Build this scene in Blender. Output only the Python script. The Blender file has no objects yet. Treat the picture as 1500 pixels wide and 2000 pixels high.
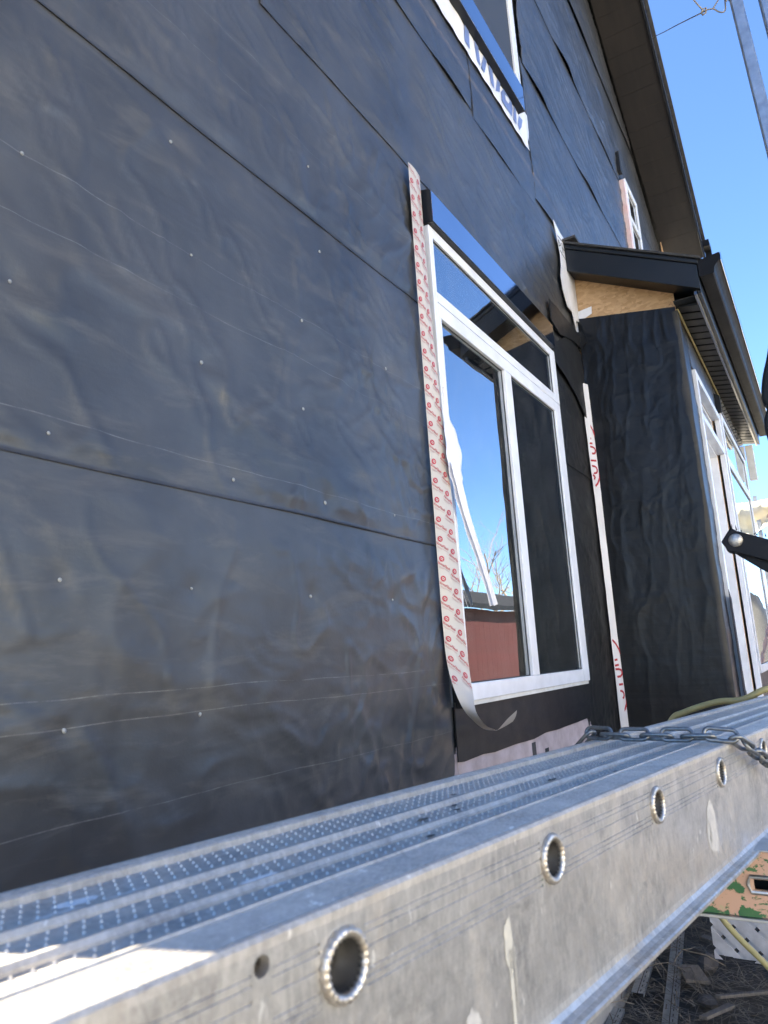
import bpy, math, random
import numpy as np
from mathutils import Vector, Matrix

R = math.radians
rnd = random.Random(7)
H = 1.60                       # camera height above the ground; "rel" heights below are measured from the camera

# ------------------------------------------------------------------ camera, world, sun, exposure
scn = bpy.context.scene
col = scn.collection
cam_d = bpy.data.cameras.new("camera")
cam = bpy.data.objects.new("camera", cam_d)
col.objects.link(cam)
scn.camera = cam
yaw, pitch, roll = R(59.2796), R(11.6761), R(-3.2955)
fw = Vector((math.sin(yaw) * math.cos(pitch), math.cos(yaw) * math.cos(pitch), math.sin(pitch)))
rt = fw.cross(Vector((0, 0, 1))).normalized()
up = rt.cross(fw)
c_, s_ = math.cos(roll), math.sin(roll)
r2 = rt * c_ + up * s_
u2 = up * c_ - rt * s_
M = Matrix((r2, u2, -fw)).transposed().to_4x4()
M.translation = (0, -1.1, H)
cam.matrix_world = M
cam_d.sensor_fit = 'VERTICAL'
cam_d.sensor_height = 36
cam_d.lens = 1423.63 / 2000 * 36
cam_d.clip_start = 0.02
cam_d.clip_end = 2000
cam_d.dof.use_dof = True
cam_d.dof.focus_distance = 2.6
cam_d.dof.aperture_fstop = 9.0

SUN_AZ, SUN_EL = R(-14.5), R(32)          # azimuth from +y towards +x
world = bpy.data.worlds.new("World")
scn.world = world
world.use_nodes = True
wn = world.node_tree
bg = wn.nodes["Background"]
sky = wn.nodes.new("ShaderNodeTexSky")
sky.sky_type = 'NISHITA'
sky.sun_disc = False
sky.sun_elevation = SUN_EL
sky.sun_rotation = SUN_AZ
sky.altitude = 300
sky.air_density = 0.75
sky.dust_density = 0.0
sky.ozone_density = 6.0
wn.links.new(sky.outputs[0], bg.inputs[0])
bg.inputs[1].default_value = 0.064

sun_d = bpy.data.lights.new("sun", 'SUN')
sun_d.energy = 5.0
sun_d.angle = R(0.5)
sun_d.color = (1.0, 0.88, 0.67)
sun = bpy.data.objects.new("sun", sun_d)
col.objects.link(sun)
sdir = Vector((math.sin(SUN_AZ) * math.cos(SUN_EL), math.cos(SUN_AZ) * math.cos(SUN_EL), math.sin(SUN_EL)))
sun.rotation_euler = sdir.to_track_quat('Z', 'Y').to_euler()
sun.location = (0, 5, 9)

vs = scn.view_settings
vs.view_transform = 'Standard'
vs.look = 'None'
vs.gamma = 1
vs.exposure = 3.1
scn.cycles.max_bounces = 8
scn.cycles.use_denoising = True

# ------------------------------------------------------------------ helpers
class MB:
    def __init__(self):
        self.v, self.f = [], []
    def add(self, vs_, fs_):
        n = len(self.v)
        self.v.extend([tuple(float(c) for c in p) for p in vs_])
        self.f.extend([tuple(i + n for i in f) for f in fs_])
        return self
    def box(self, x0, x1, y0, y1, z0, z1):
        return self.add([(x0, y0, z0), (x1, y0, z0), (x1, y1, z0), (x0, y1, z0), (x0, y0, z1), (x1, y0, z1), (x1, y1, z1), (x0, y1, z1)],
                        [(0, 3, 2, 1), (4, 5, 6, 7), (0, 1, 5, 4), (1, 2, 6, 5), (2, 3, 7, 6), (3, 0, 4, 7)])
    def hexa(self, bottom, top):
        return self.add(list(bottom) + list(top), [(0, 3, 2, 1), (4, 5, 6, 7), (0, 1, 5, 4), (1, 2, 6, 5), (2, 3, 7, 6), (3, 0, 4, 7)])
    def prism(self, poly, off):
        n = len(poly)
        off = Vector(off)
        a = [Vector(p) for p in poly]
        b = [p + off for p in a]
        return self.add(a + b, [tuple(range(n)), tuple(range(2 * n - 1, n - 1, -1))] + [(i, i + n, (i + 1) % n + n, (i + 1) % n) for i in range(n)])
    def tube(self, path, r, n=8, closed=False, cap=True):
        P = [Vector(p) for p in path]
        m = len(P)
        rs = r if isinstance(r, (list, tuple)) else [r] * m
        base = len(self.v)
        prev = None
        for i in range(m):
            if closed:
                t = (P[(i + 1) % m] - P[i - 1]).normalized()
            else:
                t = (P[min(i + 1, m - 1)] - P[max(i - 1, 0)]).normalized()
            if prev is None:
                h = Vector((0, 0, 1)) if abs(t.z) < .9 else Vector((1, 0, 0))
                a = t.cross(h).normalized()
            else:
                a = (prev - t * prev.dot(t)).normalized()
            prev = a
            b = t.cross(a)
            for k in range(n):
                q = 2 * math.pi * k / n
                p = P[i] + (a * math.cos(q) + b * math.sin(q)) * rs[i]
                self.v.append(tuple(p))
        for i in range(m if closed else m - 1):
            j = (i + 1) % m
            for k in range(n):
                l = (k + 1) % n
                self.f.append((base + i * n + k, base + i * n + l, base + j * n + l, base + j * n + k))
        if cap and not closed:
            self.f.append(tuple(base + k for k in range(n - 1, -1, -1)))
            self.f.append(tuple(base + (m - 1) * n + k for k in range(n)))
        return self
    def stroke(self, pts, w, f):
        """flat ribbon of width w along 2-D points, mapped to 3-D by f(a, b)"""
        for i in range(len(pts) - 1):
            (a0, b0), (a1, b1) = pts[i], pts[i + 1]
            l = math.hypot(a1 - a0, b1 - b0) or 1
            nx, ny = -(b1 - b0) / l * w / 2, (a1 - a0) / l * w / 2
            ex, ey = (a1 - a0) / l * w * .3, (b1 - b0) / l * w * .3
            self.add([f(a0 + nx - ex, b0 + ny - ey), f(a1 + nx + ex, b1 + ny + ey), f(a1 - nx + ex, b1 - ny + ey), f(a0 - nx - ex, b0 - ny - ey)], [(0, 1, 2, 3)])
        return self
    def build(self, name, mat, parent=None, smooth=False, bevel=0, recalc=True):
        o = mesh_obj(name, self.v, self.f, mat, parent, smooth, recalc)
        if bevel:
            m = o.modifiers.new("bevel", 'BEVEL')
            m.width = bevel
            m.segments = 2
            m.limit_method = 'ANGLE'
            m.angle_limit = R(40)
        return o

def wloc(o):
    v = Vector((0, 0, 0))
    while o is not None:
        v = v + o.location
        o = o.parent
    return v

def mesh_obj(name, verts, faces, mat, parent=None, smooth=False, recalc=True):
    off = wloc(parent)
    me = bpy.data.meshes.new(name)
    me.from_pydata([(p[0] - off.x, p[1] - off.y, p[2] - off.z) for p in verts], [], faces)
    if recalc:
        import bmesh
        bm = bmesh.new()
        bm.from_mesh(me)
        bmesh.ops.recalc_face_normals(bm, faces=bm.faces)
        bm.to_mesh(me)
        bm.free()
    if mat:
        me.materials.append(mat)
    if smooth:
        me.polygons.foreach_set("use_smooth", [True] * len(me.polygons))
    me.update()
    o = bpy.data.objects.new(name, me)
    col.objects.link(o)
    if parent:
        o.parent = parent
    return o

def tag(o, label=None, cat=None, group=None, kind=None):
    if label: o["label"] = label
    if cat: o["category"] = cat
    if group: o["group"] = group
    if kind: o["kind"] = kind
    return o

def thing(name, loc, label, cat, group=None):
    o = bpy.data.objects.new(name, None)
    o.empty_display_size = .1
    o.location = loc
    col.objects.link(o)
    return tag(o, label, cat, group)

def copy_piece(o, parent, loc=None):
    c = o.copy()
    col.objects.link(c)
    c.parent = parent
    if loc is not None: c.location = loc
    return c

def hash2(ix, iy, seed):
    n = (ix.astype(np.int64) * 374761393 + iy.astype(np.int64) * 668265263 + seed * 974634777) & 0x7fffffff
    n = ((n ^ (n >> 13)) * 1274126177) & 0x7fffffff
    n = n ^ (n >> 16)
    return (n & 0xffff) / 65535.0 * 2 - 1

def vnoise(x, y, seed=0):
    x = np.asarray(x, float); y = np.asarray(y, float)
    x0 = np.floor(x); y0 = np.floor(y)
    fx = x - x0; fy = y - y0
    fx = fx * fx * fx * (fx * (fx * 6 - 15) + 10); fy = fy * fy * fy * (fy * (fy * 6 - 15) + 10)
    a = hash2(x0, y0, seed); b = hash2(x0 + 1, y0, seed); c = hash2(x0, y0 + 1, seed); d = hash2(x0 + 1, y0 + 1, seed)
    return (a * (1 - fx) + b * fx) * (1 - fy) + (c * (1 - fx) + d * fx) * fy

def fbm(x, y, seed=0, o=3):
    s = 0; a = 1; t = 0
    for i in range(o):
        s = s + a * vnoise(x * 2 ** i + 13.7 * i, y * 2 ** i - 7.1 * i, seed + i); t += a; a *= .5
    return s / t

def ridge(x, y, seed, k=3):
    return np.clip(1 - np.abs(fbm(x, y, seed, 2)) * 1.7, 0, 1) ** k

# ------------------------------------------------------------------ materials
def newmat(name):
    m = bpy.data.materials.new(name)
    m.use_nodes = True
    nt = m.node_tree
    return m, nt, nt.nodes["Principled BSDF"]

def N(nt, t, **kw):
    n = nt.nodes.new(t)
    for k, v in kw.items():
        if k.startswith("i_"):
            n.inputs[k[2:].replace("_", " ")].default_value = v
        else:
            setattr(n, k, v)
    return n

def ramp(nt, src, stops):
    n = nt.nodes.new("ShaderNodeValToRGB")
    e = n.color_ramp.elements
    while len(e) < len(stops): e.new(.5)
    for i, (p, c) in enumerate(stops):
        e[i].position = p
        e[i].color = (c, c, c, 1) if not isinstance(c, tuple) else (*c[:3], 1)
    nt.links.new(src, n.inputs[0])
    return n

def mapped(nt, scale=(1, 1, 1), rot=(0, 0, 0), coord="Object"):
    tc = nt.nodes.new("ShaderNodeTexCoord")
    mp = nt.nodes.new("ShaderNodeMapping")
    mp.inputs["Scale"].default_value = scale
    mp.inputs["Rotation"].default_value = rot
    nt.links.new(tc.outputs[coord], mp.inputs[0])
    return mp.outputs[0]

def noise(nt, vec, scale, detail=4, rough=.55, dist=0):
    n = N(nt, "ShaderNodeTexNoise")
    n.inputs["Scale"].default_value = scale
    n.inputs["Detail"].default_value = detail
    n.inputs["Roughness"].default_value = rough
    n.inputs["Distortion"].default_value = dist
    nt.links.new(vec, n.inputs["Vector"])
    return n.outputs["Fac"]

def mixc(nt, fac, a, b):
    n = nt.nodes.new("ShaderNodeMix")
    n.data_type = 'RGBA'
    for i, v in ((6, a), (7, b)):
        if isinstance(v, tuple): n.inputs[i].default_value = (*v[:3], 1)
        else: nt.links.new(v, n.inputs[i])
    if isinstance(fac, (int, float)): n.inputs[0].default_value = fac
    else: nt.links.new(fac, n.inputs[0])
    return n.outputs[2]

def math_(nt, op, a, b=None, c=None, clamp=False):
    n = nt.nodes.new("ShaderNodeMath")
    n.operation = op
    n.use_clamp = clamp
    for i, v in enumerate((a, b, c)):
        if v is None: continue
        if isinstance(v, (int, float)): n.inputs[i].default_value = v
        else: nt.links.new(v, n.inputs[i])
    return n.outputs[0]

def bump(nt, bsdf, h, strength, dist):
    b = nt.nodes.new("ShaderNodeBump")
    b.inputs["Strength"].default_value = strength
    b.inputs["Distance"].default_value = dist
    nt.links.new(h, b.inputs["Height"])
    nt.links.new(b.outputs[0], bsdf.inputs["Normal"])

def simple(name, a, b=None, rough=.5, metal=0, scale=8, bmp=0, bscale=60, stretch=(1, 1, 1), spec=.5, rvar=.1):
    m, nt, p = newmat(name)
    b = b or tuple(c * .75 for c in a)
    v = mapped(nt, stretch)
    n1 = noise(nt, v, scale, 5, .6)
    nt.links.new(mixc(nt, ramp(nt, n1, [(.35, 0.), (.65, 1.)]).outputs[0], a, b), p.inputs["Base Color"])
    p.inputs["Metallic"].default_value = metal
    p.inputs["Specular IOR Level"].default_value = spec
    n2 = noise(nt, v, scale * 3, 4)
    nt.links.new(math_(nt, 'MULTIPLY_ADD', n2, rvar * 2, rough - rvar), p.inputs["Roughness"])
    if bmp:
        bump(nt, p, noise(nt, v, bscale, 4), bmp, .004)
    return m

def paper_mat(name, chalk=(), dust=.5, stain=None, rough=.36, tone=1.0, spec=.55, crease=(3.2, 1, 6.5), crot=-20, camp=2.6):
    m, nt, p = newmat(name)
    v = mapped(nt)
    tc = nt.nodes.new("ShaderNodeTexCoord")
    sep = nt.nodes.new("ShaderNodeSeparateXYZ")
    nt.links.new(tc.outputs["Object"], sep.inputs[0])
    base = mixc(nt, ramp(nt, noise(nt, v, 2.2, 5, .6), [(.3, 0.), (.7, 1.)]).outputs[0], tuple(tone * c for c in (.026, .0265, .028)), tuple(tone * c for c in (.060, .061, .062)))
    # dusty handling marks, drawn out along the roll
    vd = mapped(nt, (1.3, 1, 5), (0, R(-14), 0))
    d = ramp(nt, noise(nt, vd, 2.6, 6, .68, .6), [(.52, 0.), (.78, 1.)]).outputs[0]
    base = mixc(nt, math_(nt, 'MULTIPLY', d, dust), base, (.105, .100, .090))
    # short pale scuffs
    vs1 = mapped(nt, (15, 1, 210), (0, R(-7), 0))
    s1 = ramp(nt, noise(nt, vs1, 1.6, 3, .7), [(.735, 0.), (.79, 1.)]).outputs[0]
    gate = ramp(nt, noise(nt, v, 3.1, 2), [(.5, 0.), (.62, 1.)]).outputs[0]
    sc = math_(nt, 'MULTIPLY', s1, gate)
    vs2 = mapped(nt, (34, 1, 34))
    sp = ramp(nt, noise(nt, vs2, 3.0, 2, .6), [(.79, 0.), (.81, 1.)]).outputs[0]
    sc = math_(nt, 'MAXIMUM', sc, math_(nt, 'MULTIPLY', sp, .6))
    if chalk:
        wob = math_(nt, 'MULTIPLY_ADD', noise(nt, v, 1.2, 3), .05, -.025)
        z = math_(nt, 'ADD', sep.outputs["Z"], wob)
        dash = ramp(nt, noise(nt, mapped(nt, (9, 1, 9)), 1.6, 5, .75), [(.36, 0.), (.66, 1.)]).outputs[0]
        acc = None
        for z0, wid in chalk:
            q = math_(nt, 'COMPARE', z, z0 + H, wid)
            acc = q if acc is None else math_(nt, 'MAXIMUM', acc, q)
        sc = math_(nt, 'MAXIMUM', sc, math_(nt, 'MULTIPLY', math_(nt, 'MULTIPLY', acc, dash), .62))
    base = mixc(nt, math_(nt, 'MULTIPLY', sc, .6), base, (.30, .30, .285))
    if stain:
        z0, wid = stain
        zz = math_(nt, 'ADD', sep.outputs["Z"], math_(nt, 'MULTIPLY_ADD', noise(nt, v, 4, 3), .04, -.02))
        q = math_(nt, 'COMPARE', zz, z0 + H, wid)
        q = math_(nt, 'MULTIPLY', q, ramp(nt, noise(nt, mapped(nt, (14, 1, 60)), 1.5, 5, .7), [(.42, 0.), (.62, 1.)]).outputs[0])
        base = mixc(nt, math_(nt, 'MULTIPLY', q, .75), base, (.20, .14, .085))
    nt.links.new(base, p.inputs["Base Color"])
    rr = math_(nt, 'MULTIPLY_ADD', noise(nt, v, 9, 5, .65), .24, rough - .10)
    rr = math_(nt, 'ADD', rr, math_(nt, 'MULTIPLY', d, .12))
    nt.links.new(rr, p.inputs["Roughness"])
    p.inputs["Specular IOR Level"].default_value = spec
    h = math_(nt, 'ADD', math_(nt, 'MULTIPLY', noise(nt, v, 140, 3), .25), math_(nt, 'MULTIPLY', noise(nt, mapped(nt, (5, 1, 12), (0, R(-16), 0)), 1.0, 3, .5, .4), 2.6))
    rg = N(nt, "ShaderNodeTexNoise")
    rg.noise_type = 'RIDGED_MULTIFRACTAL'
    rg.inputs["Scale"].default_value = 1.0
    rg.inputs["Detail"].default_value = 3
    rg.inputs["Roughness"].default_value = .45
    rg.inputs["Distortion"].default_value = .55
    nt.links.new(mapped(nt, crease, (R(crot), R(crot), 0)), rg.inputs["Vector"])
    msk = ramp(nt, noise(nt, v, 2.3, 3, .6), [(.38, 0.), (.66, 1.)]).outputs[0]
    cr = math_(nt, 'MULTIPLY', math_(nt, 'MULTIPLY', rg.outputs["Fac"], msk), camp)
    h = math_(nt, 'ADD', h, cr)
    bump(nt, p, h, .45, .0024)
    return m

def glass_mat():
    m, nt, p = newmat("window_glass")
    nt.nodes.remove(p)
    out = nt.nodes["Material Output"]
    g = N(nt, "ShaderNodeBsdfGlossy")
    g.inputs["Roughness"].default_value = 0.0
    g.inputs["Color"].default_value = (.93, .97, 1, 1)
    t = N(nt, "ShaderNodeBsdfTransparent")
    t.inputs["Color"].default_value = (.40, .45, .44, 1)
    f = N(nt, "ShaderNodeFresnel")
    f.inputs["IOR"].default_value = 2.6
    mix = N(nt, "ShaderNodeMixShader")
    fac = math_(nt, 'MULTIPLY_ADD', f.outputs[0], 1.25, .12, clamp=True)
    bw = nt.nodes.new("ShaderNodeBump")
    bw.inputs["Strength"].default_value = .25
    bw.inputs["Distance"].default_value = .004
    nt.links.new(noise(nt, mapped(nt), 2.2, 2), bw.inputs["Height"])
    nt.links.new(bw.outputs[0], g.inputs["Normal"])
    dif = N(nt, "ShaderNodeBsdfDiffuse")
    dif.inputs["Color"].default_value = (.5, .5, .48, 1)
    nt.links.new(fac, mix.inputs[0])
    nt.links.new(t.outputs[0], mix.inputs[1])
    nt.links.new(g.outputs[0], mix.inputs[2])
    mx2 = N(nt, "ShaderNodeMixShader")
    du = ramp(nt, noise(nt, mapped(nt, (1, 1, .5)), 14, 6, .7), [(.45, 0.), (.8, 1.)]).outputs[0]
    nt.links.new(math_(nt, 'MULTIPLY_ADD', du, .05, .006), mx2.inputs[0])
    nt.links.new(mix.outputs[0], mx2.inputs[1])
    nt.links.new(dif.outputs[0], mx2.inputs[2])
    nt.links.new(mx2.outputs[0], out.inputs[0])
    return m

CHALK = [(-.03, .0011), (-.077, .0011), (-.232, .0011), (.45, .0011), (.795, .0010), (.915, .0011), (1.47, .0010), (1.60, .0010), (2.15, .0010)]
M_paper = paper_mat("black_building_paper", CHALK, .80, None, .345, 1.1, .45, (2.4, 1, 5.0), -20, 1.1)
M_paper_up = paper_mat("upper_building_paper", (), .6, (2.735, .012), .34, .95, .6, (2.6, 1, 13), -20, 3.0)
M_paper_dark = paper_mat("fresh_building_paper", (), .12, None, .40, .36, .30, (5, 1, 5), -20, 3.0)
M_glass = glass_mat()
def screen_mat():
    m, nt, p = newmat("insect_screen_mesh")
    p.inputs["Base Color"].default_value = (.055, .06, .07, 1)
    p.inputs["Roughness"].default_value = .6
    p.inputs["Alpha"].default_value = .72
    return m
M_screen = screen_mat()
M_white = simple("white_vinyl", (.76, .77, .80), (.66, .67, .69), .34, scale=9, rvar=.08)
M_whitedirt = simple("scuffed_white_vinyl", (.76, .75, .72), (.62, .60, .55), .42, scale=12)
M_trim = simple("black_coated_aluminium", (.020, .021, .024), (.026, .027, .030), .12, scale=4, rvar=.03, spec=1.0)
M_face = simple("coated_metal_face", (.42, .46, .54), (.38, .42, .50), .07, metal=1.0, scale=3, rvar=.02)
M_trim_soft = simple("dark_painted_fascia", (.010, .012, .015), (.014, .016, .019), .38, scale=4, spec=.35, bmp=.05, bscale=20)
M_soffit = simple("dark_brown_soffit", (.026, .022, .020), (.019, .017, .016), .48, scale=3, stretch=(1, 6, 1))
M_foam = simple("pale_pink_foam", (.62, .52, .50), (.45, .36, .33), .85, scale=9, bmp=.5, bscale=50)
M_concrete = simple("foundation_concrete", (.30, .29, .27), (.20, .19, .18), .9, scale=5, bmp=.5, bscale=40)
M_membrane = simple("white_membrane", (.74, .75, .78), (.64, .64, .66), .5, scale=14, bmp=.4, bscale=30, stretch=(1, 1, .3))
M_blueprint = simple("blue_print", (.16, .22, .42), (.13, .18, .36), .5)
M_redprint = simple("red_print", (.42, .018, .035), (.36, .015, .03), .45)
M_greyprint = simple("pale_red_print", (.42, .18, .18), None, .5)
M_liner = simple("cream_release_paper", (.50, .455, .39), (.47, .43, .375), .42, scale=6, bmp=.08, bscale=25)
M_film = simple("white_film", (.76, .76, .80), (.70, .70, .74), .4, scale=10, bmp=.3, bscale=22)
M_cap = simple("pale_plastic_cap", (.34, .36, .36), (.24, .25, .25), .4, scale=40)
M_dark = simple("dark_interior", (.035, .037, .038), (.028, .03, .03), .8)
M_inner = simple("interior_wall", (.16, .17, .165), (.13, .14, .135), .85)
M_pinksill = simple("interior_sill", (.40, .33, .33), (.36, .29, .29), .6)
M_shingle = simple("dark_shingles", (.03, .03, .032), (.055, .055, .055), .85, scale=30, bmp=.6, bscale=90)
M_gutter = simple("black_gutter_metal", (.007, .008, .010), (.010, .010, .012), .55, scale=5, spec=.15)
M_galv = simple("galvanised_steel", (.46, .48, .50), (.30, .32, .35), .38, metal=.85, scale=18)
M_chain = simple("weathered_chain_steel", (.30, .31, .31), (.18, .185, .185), .42, metal=.85, scale=60, bmp=.3, bscale=200)
M_blacksteel = simple("black_steel", (.005, .006, .008), (.010, .010, .012), .55, scale=14, bmp=.2, bscale=90, spec=.2)
M_bolt = simple("zinc_bolt", (.55, .54, .50), (.36, .35, .33), .42, metal=.7, scale=120, bmp=.3, bscale=300)
M_hose = simple("yellow_hose_rubber", (.42, .36, .15), (.33, .28, .12), .5, scale=12)
M_lattice = simple("weathered_white_lattice", (.62, .60, .60), (.46, .44, .44), .7, scale=10, bmp=.3)
M_wood = simple("pinkish_board", (.50, .36, .33), (.40, .28, .26), .75, scale=6, stretch=(1, 8, 8), bmp=.3)
M_straw = simple("dry_straw", (.22, .18, .13), (.11, .09, .07), .8, scale=20)
M_stone = simple("grey_stone", (.10, .088, .08), (.065, .06, .055), .9, scale=10, bmp=.5)
M_wire = simple("tie_wire", (.42, .36, .27), (.28, .24, .19), .5, metal=.3, scale=40)
M_red = simple("dark_red_siding", (.034, .0010, .0014), (.026, .0009, .0012), .7, scale=1.2, stretch=(1, 1, 4))
M_bark = simple("pale_bark", (.30, .25, .20), (.22, .18, .14), .85, scale=10)
M_tarp = simple("cream_tarp", (.72, .66, .50), (.60, .55, .44), .6, scale=3)

def osb_mat():
    m, nt, p = newmat("oriented_strand_board")
    v = mapped(nt, (1, 1, 1))
    vo = N(nt, "ShaderNodeTexVoronoi")
    vo.inputs["Scale"].default_value = 34
    nt.links.new(mapped(nt, (1, 1, 2.2), (R(25), 0, 0)), vo.inputs["Vector"])
    c = mixc(nt, ramp(nt, vo.outputs["Color"], [(.1, 0.), (.9, 1.)]).outputs[0], (.40, .245, .115), (.58, .38, .21))
    k = ramp(nt, noise(nt, v, 26, 4, .7), [(.60, 0.), (.72, 1.)]).outputs[0]
    c = mixc(nt, k, c, (.16, .085, .035))
    nt.links.new(c, p.inputs["Base Color"])
    p.inputs["Roughness"].default_value = .7
    bump(nt, p, vo.outputs["Distance"], .4, .003)
    return m
M_osb = osb_mat()

def alu_mat(name, web):
    m, nt, p = newmat(name)
    v = mapped(nt)
    a, b = ((.54, .515, .475), (.30, .29, .275)) if web else ((.50, .465, .41), (.33, .31, .285))
    blot = ramp(nt, noise(nt, v, 16, 7, .72, .3), [(.36, 0.), (.64, 1.)]).outputs[0]
    base = mixc(nt, blot, a, b)
    fine = ramp(nt, noise(nt, mapped(nt, (60, 60, 22)), 3, 6, .75), [(.44, 0.), (.62, 1.)]).outputs[0]
    base = mixc(nt, math_(nt, 'MULTIPLY', fine, .40), base, (.72, .69, .64))
    sp = ramp(nt, noise(nt, mapped(nt, (1, 1, .3)), 75, 3, .7), [(.66, 0.), (.70, 1.)]).outputs[0]
    base = mixc(nt, math_(nt, 'MULTIPLY', sp, .65), base, (.88, .86, .80))
    dk = ramp(nt, noise(nt, mapped(nt, (4, 4, 9)), 3.2, 6, .78), [(.60, 0.), (.72, 1.)]).outputs[0]
    base = mixc(nt, math_(nt, 'MULTIPLY', dk, .5), base, (.14, .135, .125))
    ln_ = ramp(nt, noise(nt, mapped(nt, (1.1, 1.1, 260), (0, R(-1.0), 0)), 2.2, 5, .75, .1), [(.60, 0.), (.70, 1.)]).outputs[0]
    base = mixc(nt, math_(nt, 'MULTIPLY', ln_, .35), base, (.78, .76, .72))
    mud = ramp(nt, noise(nt, mapped(nt, (9, 9, 2.2)), 1.7, 6, .7, .4), [(.54, 0.), (.70, 1.)]).outputs[0]
    base = mixc(nt, math_(nt, 'MULTIPLY', mud, .42), base, (.40, .345, .28))
    nt.links.new(base, p.inputs["Base Color"])
    p.inputs["Metallic"].default_value = .68 if web else .30
    rr = math_(nt, 'MULTIPLY_ADD', noise(nt, v, 23, 6, .7), .34, .20 if web else .30)
    rr = math_(nt, 'ADD', rr, math_(nt, 'MULTIPLY', blot, .14))
    rr = math_(nt, 'ADD', rr, math_(nt, 'MULTIPLY', mud, .2))
    nt.links.new(rr, p.inputs["Roughness"])
    h = math_(nt, 'ADD', math_(nt, 'MULTIPLY', noise(nt, mapped(nt, (3, 3, 120)), 3, 4, .6), .4), noise(nt, v, 90, 5, .7))
    bump(nt, p, h, .5, .0007)
    return m
M_alu = alu_mat("weathered_aluminium_rail", True)
M_deck = alu_mat("weathered_aluminium_deck", False)

def chipped_mat():
    m, nt, p = newmat("chipped_green_paint")
    v = mapped(nt)
    n = noise(nt, mapped(nt, (1, 1, 1.2)), 30, 8, .66, .5)
    n2 = noise(nt, v, 5, 2)
    tc = nt.nodes.new("ShaderNodeTexCoord")
    sep = nt.nodes.new("ShaderNodeSeparateXYZ")
    nt.links.new(tc.outputs["Object"], sep.inputs[0])
    pink = mixc(nt, noise(nt, v, 25, 4), (.62, .36, .26), (.50, .33, .22))
    yel = (.42, .42, .22)
    k = ramp(nt, math_(nt, 'ADD', math_(nt, 'MULTIPLY_ADD', n2, .30, math_(nt, 'MULTIPLY', n, .75)), math_(nt, 'MULTIPLY', math_(nt, 'COMPARE', sep.outputs['Z'], H - .452, .030), .055)), [(.535, 0.), (.545, 1.)]).outputs[0]
    c = mixc(nt, k, pink, mixc(nt, ramp(nt, noise(nt, v, 9, 3), [(.4, 0.), (.75, 1.)]).outputs[0], (.03, .13, .045), (.10, .22, .07)))
    e = ramp(nt, noise(nt, v, 40, 4, .7), [(.62, 0.), (.68, 1.)]).outputs[0]
    c = mixc(nt, math_(nt, 'MULTIPLY', e, .5), c, yel)
    nt.links.new(c, p.inputs["Base Color"])
    p.inputs["Roughness"].default_value = .5
    bump(nt, p, k, .35, .002)
    return m
M_chip = chipped_mat()

def ground_mat():
    m, nt, p = newmat("dark_soil")
    v = mapped(nt)
    c = mixc(nt, ramp(nt, noise(nt, v, 3, 8, .7), [(.35, 0.), (.7, 1.)]).outputs[0], (.040, .034, .028), (.10, .088, .070))
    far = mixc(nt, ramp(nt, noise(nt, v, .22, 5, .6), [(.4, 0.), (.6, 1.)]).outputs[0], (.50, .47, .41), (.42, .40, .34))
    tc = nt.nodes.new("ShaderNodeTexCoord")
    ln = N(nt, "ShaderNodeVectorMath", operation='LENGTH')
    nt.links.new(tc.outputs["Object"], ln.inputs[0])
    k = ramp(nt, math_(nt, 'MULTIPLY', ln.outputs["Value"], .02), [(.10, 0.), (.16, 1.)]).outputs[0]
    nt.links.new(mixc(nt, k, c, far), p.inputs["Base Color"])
    p.inputs["Roughness"].default_value = .95
    bump(nt, p, noise(nt, v, 26, 8, .75), .9, .03)
    return m
M_ground = ground_mat()

# ------------------------------------------------------------------ ground
g = np.concatenate([np.linspace(-900, -12, 10), np.linspace(-10, 12, 90), np.linspace(14, 900, 10)])
GX, GY = np.meshgrid(g, g, indexing='ij')
near = np.clip(1 - np.hypot(GX - 3, GY + 1) / 9, 0, 1)
GZ = -0.02 + near * .035 * fbm(GX * 1.7, GY * 1.7, 3, 4)
n_ = len(g)
V = np.stack([GX, GY, GZ], -1).reshape(-1, 3)
idx = np.arange(n_ * n_).reshape(n_, n_)
F = np.stack([idx[:-1, :-1], idx[1:, :-1], idx[1:, 1:], idx[:-1, 1:]], -1).reshape(-1, 4)
tag(mesh_obj("ground", V.tolist(), F.tolist(), M_ground, None, True), kind="structure")

# ------------------------------------------------------------------ house
house = thing("house", (0, 0, 0), "tall gabled house wrapped in wrinkled black building paper, windows half trimmed", "house")
XL, XR, XM = 0.13, 8.64, 4.385
def rake(x):                                     # height of the soffit line on the wall
    return 4.63 + .55 * (min(XR - x, x - XL) if XL <= x <= XR else min(XR - x, x - XL)) + H

def plate(mb, x0, x1, z0, z1, y0, y1, holes, clip=None):
    xs = sorted({x0, x1, *[h[0] for h in holes], *[h[1] for h in holes]})
    zs = sorted({z0, z1, *[h[2] for h in holes], *[h[3] for h in holes]})
    xs = [x for x in xs if x0 <= x <= x1]; zs = [z for z in zs if z0 <= z <= z1]
    for i in range(len(xs) - 1):
        for j in range(len(zs) - 1):
            cx, cz = (xs[i] + xs[i + 1]) / 2, (zs[j] + zs[j + 1]) / 2
            if any(h[0] < cx < h[1] and h[2] < cz < h[3] for h in holes): continue
            mb.box(xs[i], xs[i + 1], y0, y1, zs[j], zs[j + 1])

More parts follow.
